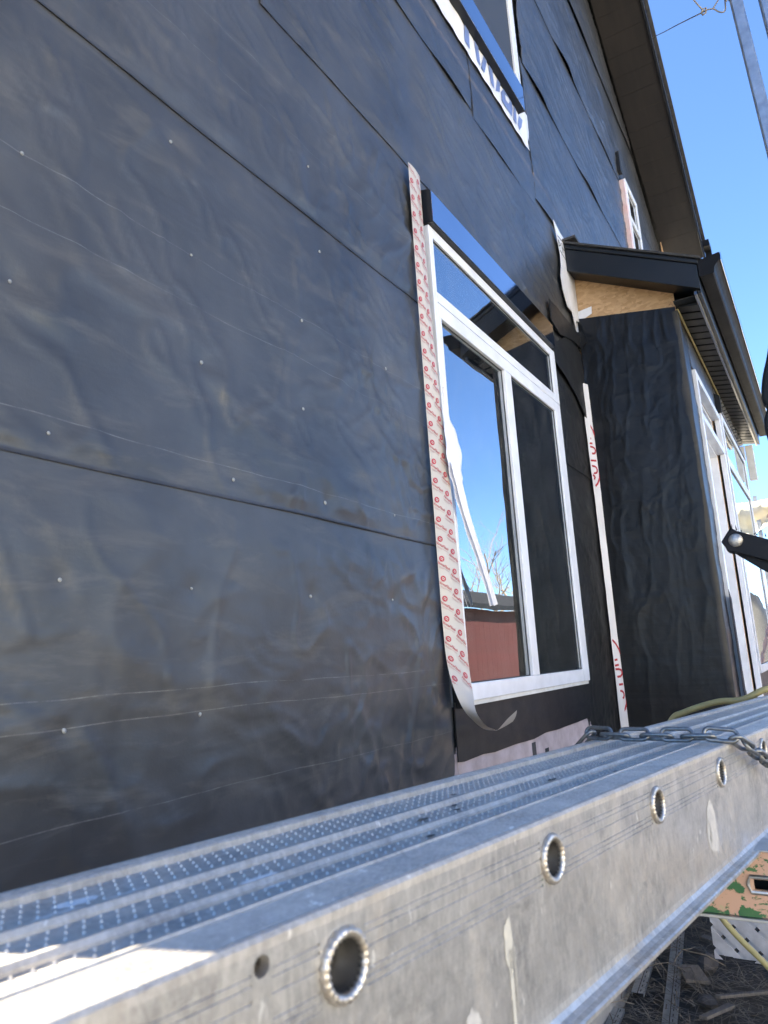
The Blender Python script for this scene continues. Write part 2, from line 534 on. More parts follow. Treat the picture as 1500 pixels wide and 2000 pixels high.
WIN1 = (2.27, 3.66, H - .12, H + 1.58)
WIN2 = (2.20, 3.70, H + 3.10, H + 4.40)
WIN3 = (6.57, 7.12, H + 3.62, H + 4.40)
DOORH = (4.68, 5.52, H - .50, H + 1.66)
mb = MB()
plate(mb, XL, XR, -.10, 4.63 + H, .03, .20, [WIN1, WIN2, WIN3, (4.62, 7.6, .6, H + 1.7)])
mb.prism([(XL, .03, 4.63 + H), (XR, .03, 4.63 + H), (XM, .03, rake(XM))], (0, .17, 0))
mb.box(XL, XL + .17, .201, 9, -.1, 4.6 + H)
mb.box(XR - .17, XR, .201, 9, -.1, 4.6 + H)
mb.box(XL + .171, XR - .171, 8.83, 9, -.1, 4.6 + H)
mb.prism([(XL, 8.83, 4.62 + H), (XR, 8.83, 4.62 + H), (XM, 8.83, rake(XM))], (0, .17, 0))
mb.build("wall_sheathing", M_inner, house)
MB().box(XL + .1, XR - .1, .22, 8.8, H - .62, H - .57).build("floor", M_inner, house)
MB().box(XL + .2, XR - .2, 2.6, 2.7, H - .56, 4.5 + H).build("partition", M_inner, house)
MB().box(XL + .2, XR - .2, .22, 2.59, H + 2.2, H + 2.3).build("ceiling", M_inner, house)
MB().box(XL, XR, -.012, .029, -.12, H - .60).build("foundation", M_concrete, house)
MB().box(XL, XR, -.006, .028, H - .599, H - .30).build("foam_board", M_foam, house)

CAPS = [(.66, .916), (.65, .664), (.732, .417), (.764, .167), (.781, -.079), (1.083, -.079), (1.001, 1.162), (1.517, 1.416), (1.063, .914), (1.091, .667), (1.188, .42), (1.062, .169), (1.461, .172), (1.456, .661), (1.536, .422), (1.463, .914), (1.56, 1.167), (1.90, .44), (1.86, .18), (1.90, .92)]

def sheet(name, x0, x1, z0, z1, dx, proud, seed, mat, parent, holes=(), amp=1.0, style=0, edge=.004, gap=None, ragged=.006, side='r', clip=False, cut=None):
    xs = set(np.arange(x0, x1, dx).round(4).tolist() + [x1]); zs = set(np.arange(z0, z1, dx).round(4).tolist() + [z1])
    for h in holes:
        xs |= {h[0], h[1]}; zs |= {h[2], h[3]}
    xs = np.array(sorted(x for x in xs if x0 <= x <= x1)); zs = np.array(sorted(z for z in zs if z0 <= z <= z1))
    Xg, Zg = np.meshgrid(xs, zs, indexing='ij')
    sx = seed * 3.17
    ca, sa = math.cos(R(-20)), math.sin(R(-20))
    U = Xg * ca + Zg * sa; Wd = -Xg * sa + Zg * ca
    warp = fbm(Xg * 2.1 + sx, Zg * 2.1, seed + 40) * .35
    wx = fbm(Xg * 3.1 + sx, Zg * 3.1, seed + 51, 2) * .16
    wz = fbm(Xg * 3.1, Zg * 3.1 - sx, seed + 61, 2) * .16
    if style == 0:       # lower sheets: taut, long shallow billows, thin curving creases, crumple near the window
        h = .007 * fbm(U * 1.4 + sx + warp, Wd * 2.6, seed, 2)
        h += .0062 * ridge(U * 1.2 + sx + warp, Wd * 4.0 + warp * 2, seed + 5, 4)
        m1 = np.clip(.45 + fbm(Xg * 1.6 + sx, Zg * 1.6, seed + 2), 0, 1)
        h += .0050 * m1 * ridge((U + wx) * 2.6 + sx, (Wd + wz) * 7.5, seed + 9, 6)
        h += .0056 * (1 - m1 * .6) * ridge((Xg + wx) * 7.5 + Zg * 2 + sx, (Zg + wz) * 4.2, seed + 29, 8)
        m2 = np.clip(.05 + fbm(Xg * 2.3, Zg * 2.3 + sx, seed + 4) * 1.1 + np.clip(Xg - .9, 0, 1.2) * .5, 0, 1)
        h += .0075 * m2 * ridge((Xg + wx) * 6.5 + Zg * 4 + sx, (Zg + wz) * 6.0 - Xg * 2.0, seed + 11, 6)
        h += .0060 * m2 * ridge((Xg + wz) * 10 - Zg * 5 + sx, (Zg + wx) * 11, seed + 31, 7)
        h += .0030 * m2 * fbm((Xg + wx) * 9 + sx, (Zg + wz) * 8 - Xg * 4, seed + 12, 3)
        h += .0008 * fbm(U * 12 + sx, Wd * 22, seed + 7, 3)
    elif style == 1:     # upper sheets: tight thin streaks running down to the right
        h = .006 * fbm(U * 1.7 + sx, Wd * 4.0 + warp, seed, 2)
        m1 = np.clip(.45 + fbm(Xg * 1.4 + sx, Zg * 1.6, seed + 2), .1, 1)
        h += .0062 * ridge((U + wx) * 1.6 + sx, (Wd + wz * .5) * 7, seed + 5, 5)
        h += .0066 * m1 * ridge((U + wx) * 3.0 + sx, (Wd + wz * .4) * 13, seed + 9, 8)
        h += .0050 * ridge((U + wx) * 4.0 + sx, (Wd + wz * .3) * 19, seed + 13, 9)
        h += .0010 * fbm(U * 9 + sx, Wd * 40, seed + 7, 2)
    else:                # porch cheek: crumpled, creases running up and down
        h = .010 * fbm(Xg * 5 + sx, Zg * 1.6 + warp, seed, 3)
        h += .0065 * ridge(Xg * 7 + sx + warp * 3, Zg * 2.4, seed + 5, 3)
        h += .0040 * ridge(Xg * 15 + sx + warp * 4, Zg * 5.5, seed + 9, 3)
        h += .002 * fbm(Xg * 22 + sx, Zg * 12, seed + 7, 2)
    if style == 0:
        for (cx_, cz_) in CAPS:
            d2 = (Xg - cx_) ** 2 + (Zg - H - cz_) ** 2
            h = h * (1 - .85 * np.exp(-d2 / .0016)) - .0030 * np.exp(-d2 / .0005)
    h = h * amp
    tb = np.clip(1 - (Zg - z0) / .05, 0, 1)
    lift = edge * tb ** 1.5
    if gap:
        for (a, b, q) in gap:
            lift += q * tb ** 1.2 * np.clip(1 - np.abs((Xg - (a + b) / 2) / ((b - a) / 2)) ** 2, 0, 1)
    lift *= .75 + .5 * vnoise(Xg * 3.3 + sx, Xg * 0, seed + 3)
    calm = np.clip((z1 - Zg) / .16, 0, 1); calm = calm * calm * (3 - 2 * calm)
    taut = np.clip(np.abs(Xg - 2.22) / .12, .12, 1)
    foot = np.clip((Zg - z0) / .05, 0, 1)
    Y = -(proud + lift + np.maximum(h + .005 * amp, 0) * calm * (.12 + .88 * foot) * taut)
    Zw = Zg + (ragged * fbm(Xg * 1.1 + sx, Xg * 0 + .3, seed + 17, 3)) * np.clip(1 - (Zg - z0) / .3, 0, 1)
    Xw = Xg + .006 * fbm(Zg * 1.7, Zg * 0 + sx, seed + 23, 3) * ((Xg == x1) | (Xg == x0))
    if clip:
        Zr = np.array([rake(float(x)) for x in xs])[:, None] - .004
        Zw = np.minimum(Zw, Zr)
    verts = np.stack([Xw, Y, Zw], -1).reshape(-1, 3).tolist()
    ni, nj = Xg.shape
    id_ = np.arange(ni * nj).reshape(ni, nj)
    faces = []
    for i in range(ni - 1):
        cx = (xs[i] + xs[i + 1]) / 2
        top = rake(cx) if clip else 1e9
        for j in range(nj - 1):
            cz = (zs[j] + zs[j + 1]) / 2
            if cz > top: continue
            if any(hh[0] < cx < hh[1] and hh[2] < cz < hh[3] for hh in holes): continue
            if cut and cut(cx, cz): continue
            faces.append((int(id_[i, j]), int(id_[i + 1, j]), int(id_[i + 1, j + 1]), int(id_[i, j + 1])))
    # the paper's own thickness, shown at its free edges
    def hem(line):
        b = len(verts)
        for k in line:
            p = verts[k]; verts.append((p[0], p[1] + .0025, p[2]))
        for q in range(len(line) - 1):
            faces.append((line[q], line[q + 1], b + q + 1, b + q))
    hem([int(k) for k in id_[:, 0]])
    if 'r' in side: hem([int(k) for k in id_[-1, :]])
    if 'l' in side: hem([int(k) for k in id_[0, :]])
    return mesh_obj(name, verts, faces, mat, parent, True, False)

S = lambda *a, **k: sheet("paper_sheet", *a, parent=house, **k)
W1 = (2.262, 3.668, H - .145, H + 1.60)
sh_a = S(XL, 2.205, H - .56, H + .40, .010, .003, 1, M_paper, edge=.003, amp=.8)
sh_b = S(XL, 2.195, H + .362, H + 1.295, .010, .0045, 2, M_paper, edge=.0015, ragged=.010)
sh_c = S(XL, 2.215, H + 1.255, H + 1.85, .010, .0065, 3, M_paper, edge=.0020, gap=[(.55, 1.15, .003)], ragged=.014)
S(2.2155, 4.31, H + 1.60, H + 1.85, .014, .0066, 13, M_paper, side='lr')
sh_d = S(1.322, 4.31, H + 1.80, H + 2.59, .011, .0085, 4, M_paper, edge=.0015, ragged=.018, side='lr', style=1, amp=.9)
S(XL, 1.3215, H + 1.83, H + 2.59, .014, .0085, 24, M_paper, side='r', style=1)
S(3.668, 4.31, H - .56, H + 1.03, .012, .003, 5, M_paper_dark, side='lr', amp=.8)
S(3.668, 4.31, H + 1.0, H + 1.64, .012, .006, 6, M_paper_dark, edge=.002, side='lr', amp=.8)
S(XL, 2.862, H + 2.545, H + 2.905, .012, .0105, 7, M_paper_up, edge=.0015, gap=[(2.35, 2.86, .012), (1.9, 2.4, .005)], side='r', style=1, ragged=.02, amp=.6)
S(2.868, 3.735, H + 2.515, H + 2.908, .012, .0108, 8, M_paper_up, edge=.0015, gap=[(2.95, 3.5, .011)], side='lr', style=1, ragged=.02, amp=.6)
S(3.738, XR, H + 2.57, H + 3.545, .013, .0108, 9, M_paper_up, edge=.0020, gap=[(3.7, 4.4, .009), (4.8, 5.4, .006)], side='lr', style=1, ragged=.03)
S(3.77, XR, H + 3.51, H + 4.405, .014, .0128, 10, M_paper_up, edge=.0020, gap=[(3.8, 4.6, .014), (4.9, 5.6, .010)], holes=[(6.56, 7.14, H + 3.60, H + 4.43)], side='lr', style=1, ragged=.04, clip=True)
S(3.77, XR, H + 4.365, H + 5.295, .016, .0150, 11, M_paper_up, edge=.0025, gap=[(4.6, 5.3, .016), (5.8, 6.3, .008)], holes=[(6.56, 7.14, H + 3.60, H + 4.43)], side='lr', style=1, ragged=.05, clip=True)
S(3.30, 7.6, H + 5.255, H + 7.0, .02, .023, 12, M_paper_up, edge=.006, gap=[(5.4, 6.0, .006)], side='lr', style=1, ragged=.06, clip=True)
S(XL, 2.19, H + 2.91, H + 5.6, .05, .015, 14, M_paper_up, side='r', style=1, clip=True)
S(2.195, 3.765, H + 4.42, H + 6.9, .05, .018, 15, M_paper_up, side='lr', style=1, clip=True)

# round cap nails on the stud lines
caps = CAPS
cm = MB()
cm.add([(0, -.0022, 0)] + [(.0042 * math.cos(a), -.0016, .0042 * math.sin(a)) for a in np.linspace(0, 2 * math.pi, 12, endpoint=False)] + [(.0046 * math.cos(a), 0, .0046 * math.sin(a)) for a in np.linspace(0, 2 * math.pi, 12, endpoint=False)],
       [(0, 1 + (k + 1) % 12, 1 + k) for k in range(12)] + [(1 + k, 1 + (k + 1) % 12, 13 + (k + 1) % 12, 13 + k) for k in range(12)])
from mathutils.bvhtree import BVHTree
def surf(o):
    return BVHTree.FromPolygons([v.co for v in o.data.vertices], [p.vertices[:] for p in o.data.polygons])
trees = [(o, surf(o)) for o in (sh_a, sh_b, sh_c)]
first = None
for (x, z) in caps:
    best = None
    for o, t in trees:
        hit = t.ray_cast(Vector((x, -1, z + H)), Vector((0, 1, 0)))
        if hit[0] and (best is None or hit[0].y < best[1].y): best = (o, hit[0])
    if not best: continue
    if first is None:
        first = cm.build("nail_cap", M_cap, None, True)
        c = first
        c.parent = best[0]
    else:
        c = copy_piece(first, best[0])
    c.location = best[1] + Vector((0, -.0006, 0))
    k = rnd.uniform(.65, 1.05)
    c.scale = (k, 1, k * rnd.uniform(.95, 1.35))
    c.rotation_euler = (0, rnd.uniform(-.6, .6), 0)

# --- windows
def window(parent, x0, x1, z0, z1, yf, yb, members, panes, name="window"):
    mb = MB()
    for (a, b, c, d) in members: mb.box(a, b, yf, yb, c, d)
    w = mb.build(name, M_white, parent, bevel=.003)
    for (a, b, c, d, yy) in panes:
        MB().box(a - .004, b + .004, yy, yy + .004, c - .004, d + .004).build("pane", M_glass, w)
        gk = MB()
        e = [(a - .003, c - .003), (b + .003, c - .003), (b + .003, d + .003), (a - .003, d + .003)]
        n_i = [(a + .004, c + .004), (b - .004, c + .004), (b - .004, d - .004), (a + .004, d - .004)]
        gk.add([(x, yy - .002, z) for x, z in e + n_i] + [(x, yy - .0005, z) for x, z in e + n_i],
               [(k, (k + 1) % 4, 4 + (k + 1) % 4, 4 + k) for k in range(4)] + [(8 + k, 8 + (k + 1) % 4, 12 + (k + 1) % 4, 12 + k) for k in range(4)] + [(k, (k + 1) % 4, 8 + (k + 1) % 4, 8 + k) for k in range(4)] + [(4 + k, 4 + (k + 1) % 4, 12 + (k + 1) % 4, 12 + k) for k in range(4)])
        gk.build("gasket", M_dark, w)
    return w
z_ = lambda v: H + v
X0, X1 = 2.23, 3.688
win = window(house, 0, 0, 0, 0, -.040, .06, [
    (X0, 2.262, z_(-.141), z_(1.599)), (3.617, X1, z_(1.2955), z_(1.599)), (3.587, 3.684, z_(-.141), z_(1.2925)),
    (2.2621, 3.6169, z_(1.556), z_(1.599)), (2.2621, 3.6169, z_(1.2955), z_(1.337)),
    (2.2621, 2.283, z_(-.0835), z_(1.2355)), (2.2621, 3.5869, z_(1.236), z_(1.2925)), (2.895, 2.971, z_(-.0835), z_(1.2355)),
    (2.2621, 3.5869, z_(-.141), z_(-.084))], [
    (2.262, 3.617, z_(1.337), z_(1.556), -.030), (2.283, 2.895, z_(-.084), z_(1.236), -.024), (2.971, 3.587, z_(-.084), z_(1.236), -.030)])
tag(win, "large white sliding window with transom light")
MB().box(X0 + .006, X1 - .008, -.032, .02, z_(-.156), z_(-.1415)).build("sill_flange", M_whitedirt, win)
ins = MB()
ins.box(2.29, 2.34, .065, .17, z_(-.08), z_(1.23)).box(2.82, 2.87, .03, .17, z_(-.08), z_(1.23)).box(2.89, 2.97, .065, .19, z_(-.08), z_(1.23)).box(3.53, 3.59, .065, .19, z_(-.08), z_(1.5)).box(2.3, 3.6, .065, .19, z_(1.24), z_(1.32))
ins.build("inner_frame", M_inner, win)
MB().box(2.3, 2.86, .20, .42, z_(-.12), z_(.02)).build("inner_sill", M_pinksill, win)
def trim(parent, x0, x1, z0, z1, dep, name="drip_cap"):
    mb = MB()
    mb.prism([(x0, 0.0, z0), (x0, -dep, z0), (x0, -dep, z1), (x0, -dep + .012, z1 + .008), (x0, 0.0, z1 + .02)], (x1 - x0, 0, 0))
    o = mb.build(name, M_trim_soft, parent, bevel=.002)
    MB().box(x0 + .003, x1 - .003, -dep - .0015, -dep - .0002, z0 + .003, z1 - .002).build("trim_face", M_face, o)
    return o
trim(house, 2.226, 3.642, z_(1.602), z_(1.733), .060)

w2 = window(house, 0, 0, 0, 0, -.050, .06, [(2.30, 2.345, z_(3.10), z_(4.36)), (3.508, 3.585, z_(3.10), z_(4.36)), (2.346, 3.507, z_(3.10), z_(3.19)), (2.346, 3.507, z_(4.29), z_(4.36))],
            [(2.346, 3.507, z_(3.19), z_(4.29), -.034)])
tag(w2, "upper window above the dark sill trim")
MB().box(2.347, 3.506, -.0385, -.0375, z_(3.192), z_(4.288)).build("insect_screen", M_screen, w2)
MB().box(3.40, 3.50, .065, .15, z_(3.2), z_(4.28)).box(3.24, 3.27, .065, .2, z_(3.2), z_(4.28)).build("inner_frame", M_inner, w2)
trim(house, 2.15, 3.565, z_(3.008), z_(3.165), .062, "sill_trim")
mem = MB()
nx = 60
for i in range(nx + 1):
    x = 1.9 + (3.735 - 1.9) * i / nx
    for j, z in enumerate((2.86, 2.95, 3.01, 3.12)):
        zz = z + (.0 if j else 0)
        xx = x - (.07 * max(0, (2.99 - z) / .13) ** 1.5 if i == nx else 0)
        mem.v.append((xx, -.0215 - .002 * math.sin(i * 1.3 + j), z_(zz)))
for i in range(nx):
    for j in range(3):
        a = i * 4 + j
        mem.f.append((a, a + 4, a + 5, a + 1))
memo = mem.build("flashing_membrane", M_membrane, house, True)
GL = [[(2.842, 3.025), (2.889, 3.025), (2.881, 2.90), (2.821, 2.90)], [(2.949, 3.012), (3.003, 3.021), (3.007, 2.90), (2.964, 2.90)], [(3.067, 3.012), (3.11, 3.011), (3.059, 2.90), (3.02, 2.90)],
      [(3.132, 3.011), (3.184, 3.019), (3.186, 2.90), (3.138, 2.90)], [(3.249, 3.011), (3.288, 3.008), (3.264, 2.936), (3.204, 2.90)],
      [(3.339, 3.016), (3.399, 3.031), (3.449, 3.021), (3.46, 2.978), (3.434, 2.905), (3.397, 2.90), (3.338, 2.90), (3.29, 2.90), (3.289, 2.955)],
      [(3.486, 3.02), (3.521, 3.007), (3.502, 2.90), (3.457, 2.90)], [(3.563, 2.998), (3.622, 3.01), (3.587, 2.939), (3.541, 2.89), (3.523, 2.92)]]
pm = MB()
for q in GL:
    pm.add([(x, -.0250, z_(z)) for x, z in q], [tuple(range(len(q)))])
pm.build("blue_lettering", M_blueprint, memo)
MB().add([(x, -.0256, z_(z)) for x, z in [(3.351, 2.981), (3.396, 2.997), (3.415, 2.987), (3.392, 2.955), (3.349, 2.95)]], [(0, 1, 2, 3, 4)]).build("white_lettering", M_membrane, memo)

w3 = window(house, 0, 0, 0, 0, -.065, .06, [(6.60, 6.655, z_(3.62), z_(4.40)), (7.045, 7.10, z_(3.62), z_(4.40)), (6.656, 7.044, z_(4.34), z_(4.40)), (6.656, 7.044, z_(3.62), z_(3.67)), (6.656, 7.044, z_(3.98), z_(4.03))],
            [(6.656, 7.044, z_(4.03), z_(4.34), -.05), (6.656, 7.044, z_(3.67), z_(3.98), -.05)])
tag(w3, "small white window under the rake")
MB().box(6.545, 6.598, -.058, .0, z_(3.60), z_(4.36)).build("jamb_tape", simple("pink_jamb_tape", (.70, .45, .42), (.72, .58, .55), .5, scale=12), w3)
MB().prism([(6.48, -.0, z_(4.42)), (6.56, -.0, z_(4.42)), (6.53, -.0, z_(4.66)), (6.49, -.0, z_(4.62))], (0, -.056, 0)).build("paper_flap", M_paper_dark, house)

# --- paper flaps, low membrane, seam tape and corner patches
def slab(name, pts, y, mat, parent, t=.004, smooth=False):
    return MB().prism([(x, y, z_(z)) for x, z in pts], (0, t, 0)).build(name, mat, parent)
slab("paper_flap", [(3.700, 1.74), (3.80, 1.705), (4.06, 1.84), (4.298, 1.80), (4.30, 1.36), (4.24, 1.38), (4.10, 1.46), (3.90, 1.53), (3.700, 1.565)], -.030, M_paper_dark, house)
slab("paper_flap", [(3.72, 1.80), (3.86, 1.77), (4.14, 1.83), (4.31, 1.84), (4.31, 1.92), (4.18, 1.93), (3.72, 1.93)], -.036, M_paper_dark, house)
slab("sill_membrane", [(2.205, -.14), (3.72, -.14), (3.72, -.318), (3.5, -.322), (3.2, -.326), (3.05, -.322), (2.9, -.332), (2.7, -.328), (2.5, -.331), (2.40, -.325), (2.25, -.329), (2.205, -.325)], -.014, M_paper_dark, house)
MB().box(2.2215, 2.2295, -.041, -.001, z_(-.16), z_(.16)).build("jamb_paper", M_paper_dark, house)
sl = slab("foam_strip", [(2.21, -.28), (3.72, -.28), (3.72, -.5), (2.21, -.5)], -.008, M_foam, house)
slab("tape_mark", [(2.884, -.345), (2.925, -.345), (2.925, -.41), (2.884, -.41)], -.0095, M_stone, sl, .001)
slab("tape_mark", [(3.03, -.385), (3.075, -.385), (3.075, -.43), (3.03, -.43)], -.0095, M_dark, sl, .001)
# tape down the inside corner
def strip(name, L, Rr, mat, parent, sub=6):
    mb = MB()
    n = len(L)
    for a, b in zip(L, Rr):
        mb.v.append(tuple(a)); mb.v.append(tuple(b))
    for i in range(n - 1):
        mb.f.append((2 * i, 2 * i + 1, 2 * i + 3, 2 * i + 2))
    return mb.build(name, mat, parent, True)
zt = np.linspace(1.60, -.55, 40)
Lt = [(4.245 + .012 * math.sin(z * 3) + rnd.uniform(-.004, .004), -.022, z_(z)) for z in zt]
Rt = [(4.314, -.050, z_(z)) for z in zt]
seam = strip("seam_tape", Lt, Rt, M_membrane, house)
def on_seam(u, z):
    return (4.250 + .064 * u, -.0245 - .028 * u, z_(z))
sm = MB()
for z0, ln in ((1.36, .40), (.055, .40)):
    for pts in ([(.05, 0), (.4, .03), (.75, .08), (1., .15)], [(.0, .17), (.42, .165)], [(.0, .215), (.5, .21)], [(0, .245), (.5, .245), (.78, .26), (.8, .285), (.6, .305), (0, .31)],
                [(0, .375), (.75, .37)], [(0, .425), (.5, .425), (.72, .445), (.7, .475), (.45, .49), (0, .49)], [(.05, .51), (.35, .52), (.2, .55)], [(.98, .48), (.9, .53), (.6, .58), (.25, .61)]):
        q = [(a, z0 - b * ln / .6) for a, b in pts]
        for i in range(len(q) - 1):
            (a0, b0), (a1, b1) = q[i], q[i + 1]
            dv = Vector((a1 - a0) and ((a1 - a0) * .07, b1 - b0) or (0, b1 - b0)); l = dv.length or 1
            nx_, nz_ = -dv.y / l * .012 / 2, dv.x / l * .012 / 2
            sm.add([on_seam(a0 + nx_ / .07, b0 + nz_), on_seam(a1 + nx_ / .07, b1 + nz_), on_seam(a1 - nx_ / .07, b1 - nz_), on_seam(a0 - nx_ / .07, b0 - nz_)], [(0, 1, 2, 3)])
sm.build("red_lettering", M_redprint, seam)["kind"] = "stuff"
mp = slab("membrane_patch", [(3.985, 2.56), (4.10, 2.53), (4.20, 2.53), (4.206, 2.31), (4.312, 2.31), (4.314, 2.02), (4.24, 2.0), (4.21, 1.955), (4.17, 2.03), (4.08, 2.03), (4.02, 2.12), (4.005, 2.2), (4.04, 2.28), (4.05, 2.36), (4.02, 2.46)], -.040, M_membrane, house)
mk = MB()
fm = lambda a, b: (a, -.0418, z_(b))
for q in ([(4.035, 2.45), (4.035, 2.41)], [(4.035, 2.45), (4.075, 2.435), (4.035, 2.41)], [(4.10, 2.46), (4.11, 2.40)], [(4.10, 2.43), (4.15, 2.43)], [(4.15, 2.46), (4.15, 2.40)], [(4.03, 2.475), (4.15, 2.485)], [(4.05, 2.385), (4.15, 2.37)]):
    mk.stroke(q, .007, fm)
mk.build("black_lettering", M_dark, mp)

# --- rake: soffit panels, fascia, roof
ny0, ny1 = -.46, -.052
def rz(x): return rake(x)
xe = 8.86
np_ = 26
for s in (0, 1):
    a_, b_ = (XM, xe) if s == 0 else (XM, XL - .22)
    for k in range(np_):
        xa = a_ + (b_ - a_) * k / np_; xb = a_ + (b_ - a_) * (k + .985) / np_; xc = a_ + (b_ - a_) * (k + 1) / np_
        mbx = MB()
        zf = lambda x: rz(x)
        mbx.hexa([(xa, ny0, zf(xa)), (xb, ny0, zf(xb)), (xb, ny1, zf(xb)), (xa, ny1, zf(xa))], [(xa, ny0, zf(xa) + .012), (xb, ny0, zf(xb) + .012), (xb, ny1, zf(xb) + .012), (xa, ny1, zf(xa) + .012)])
        mbx.hexa([(xb, ny0, zf(xb) + .003), (xc, ny0, zf(xc) + .003), (xc, ny1, zf(xc) + .003), (xb, ny1, zf(xb) + .003)], [(xb, ny0, zf(xb) + .012), (xc, ny0, zf(xc) + .012), (xc, ny1, zf(xc) + .012), (xb, ny1, zf(xb) + .012)])
        mbx.build("soffit_panel", M_soffit, house)
    fz = lambda x, d: rz(x) + d
    MB().hexa([(a_, -.485, fz(a_, -.02)), (b_, -.485, fz(b_, -.02)), (b_, -.461, fz(b_, -.02)), (a_, -.461, fz(a_, -.02))], [(a_, -.485, fz(a_, .19)), (b_, -.485, fz(b_, .19)), (b_, -.461, fz(b_, .19)), (a_, -.461, fz(a_, .19))]).build("fascia", M_trim, house, bevel=.003)
    MB().hexa([(a_, -.51, fz(a_, .192)), (b_, -.51, fz(b_, .192)), (b_, 9.4, fz(b_, .192)), (a_, 9.4, fz(a_, .192))], [(a_, -.51, fz(a_, .24)), (b_, -.51, fz(b_, .24)), (b_, 9.4, fz(b_, .24)), (a_, 9.4, fz(a_, .24))]).build("roof", M_shingle, house)
MB().prism([(xe, -.44, rz(xe) - .02), (xe, .02, rz(xe) - .02), (xe, .02, rz(xe) + .17), (xe, -.44, rz(xe) + .17)], (.025, 0, 0)).build("end_board", M_trim_soft, house)
MB().box(8.70, 8.93, -.555, -.487, rz(8.8) + .02, rz(8.8) + .10).box(8.86, 8.97, -.555, -.487, rz(8.8) - .05, rz(8.8) + .019).build("gutter_end", M_gutter, house)
slab("corner_board", [(8.52, 4.70), (8.60, 4.66), (8.66, 4.30), (8.655, 4.0), (8.62, 4.3)], -.064, M_osb, house, .01)

# ------------------------------------------------------------------ entry bay (bump-out with its own little roof)
PX, PY, XF = 4.319, -.600, 4.155
porch = thing("entry_bay", (PX, PY, 0), "narrow black papered entry bay with lean-to roof and gutter beside the big window", "entry bay")
MB().box(PX + .012, 7.80, PY + .012, -.001, 0.55, H + 1.93).build  # (outline only)
fr = MB()
plate(fr, PX + .012, 7.80, .62, H + 1.97, PY + .012, PY + .10, [(4.70, 5.74, .62, H + 1.66), (5.89, 7.55, H - .2, H + 1.66)])
fr.box(PX + .012, PX + .10, PY + .101, -.002, .62, H + 1.93)
fr.box(7.70, 7.80, PY + .101, -.002, .62, H + 1.97)
fr.build("frame_wall", M_osb, porch)
MB().box(PX + .2, 7.65, PY + .2, -.05, .6, .64).build("floor", M_inner, porch)
MB().box(PX + .15, 7.68, -.06, -.01, .65, H + 1.9).build("back_wall", M_inner, porch)
# crumpled paper on the cheek, built in (y, z) and turned to face the camera side
def cheek_sheet(name, y0, y1, z0, z1, dx, x, seed, mat, top=None):
    ys = np.linspace(y0, y1, int((y1 - y0) / dx) + 1); zs = np.linspace(z0, z1, int((z1 - z0) / dx) + 1)
    Yg, Zg = np.meshgrid(ys, zs, indexing='ij')
    wv = fbm(Yg * 3, Zg * 2, seed + 3) * .3
    wq = fbm(Yg * 5, Zg * 4, seed + 8) * .08
    upm = np.clip((Zg - z0) / 1.5 - .25, .12, 1)
    h = .005 * fbm(Yg * 4 + wv, Zg * 1.2, seed, 2) + .0022 * ridge((Yg + wq * .5) * 7 + Zg * .5, Zg * 1.3, seed + 1, 4) + upm * .0024 * ridge((Yg + wq * .5) * 16 + Zg * .9, Zg * 2.3, seed + 2, 6) + upm * .0016 * ridge((Yg + wq) * 11 + Zg * 5, (Zg + wq) * 6, seed + 6, 7) + .0008 * fbm(Yg * 30, Zg * 20, seed + 4, 2)
    h *= .35 + .65 * np.clip((Zg - z0) / 1.2, 0, 1)
    h *= np.clip((Yg - y0) / .05, .1, 1)
    Xg = x - .004 - np.maximum(h + .006, 0)
    if top is not None:
        zt_ = np.array([top(v) for v in ys])[:, None]
        Zg = z0 + (Zg - z0) / (z1 - z0) * (zt_ - z0)
    ni, nj = Yg.shape
    id_ = np.arange(ni * nj).reshape(ni, nj)
    F = np.stack([id_[:-1, :-1], id_[:-1, 1:], id_[1:, 1:], id_[1:, :-1]], -1).reshape(-1, 4)
    return mesh_obj(name, np.stack([Xg, Yg, Zg], -1).reshape(-1, 3).tolist(), F.tolist(), mat, porch, True, False)
M_cheek = paper_mat("crumpled_building_paper", (), .08, None, .33, .20, .34, (1, 9, 3.2), 0, 3.2)
cheek_sheet("side_paper", PY, -.030, .62, H + 2.0, .008, PX, 31, M_cheek, lambda y: H + 1.95 + (y + .6) * .165 - .004)
# OSB triangle under the rake
def ftop(y): return H + 2.496 + (y + .028) * (.368 / .737)          # top edge of the rake fascia
def fbot(y): return ftop(y) - .190
def btop(y): return H + 1.95 + (y + .6) * .165                      # top of the black paper
MB().prism([(PX, -.60, btop(-.60) - .03), (PX, -.002, btop(0) - .03), (PX, -.002, fbot(0) + .05), (PX, -.60, fbot(-.6) + .05)], (.011, 0, 0)).build("osb_panel", M_osb, porch)
MB().prism([(PX - .012, -.02, H + 2.085), (PX - .012, -.126, H + 2.098), (PX - .012, -.122, H + 2.050), (PX - .012, -.055, H + 2.025), (PX - .012, -.04, H + 1.955), (PX - .012, -.02, H + 1.93), (PX - .012, -.008, H + 1.97)], (.002, 0, 0)).build("membrane_patch", M_membrane, porch)
MB().prism([(PX - .024, -.005, H + 1.95), (PX - .022, -.05, H + 1.95), (PX - .026, -.075, H + 1.87), (PX - .022, -.03, H + 1.83), (PX - .02, -.005, H + 1.80)], (.003, 0, 0)).build("paper_flap", M_paper_dark, porch)
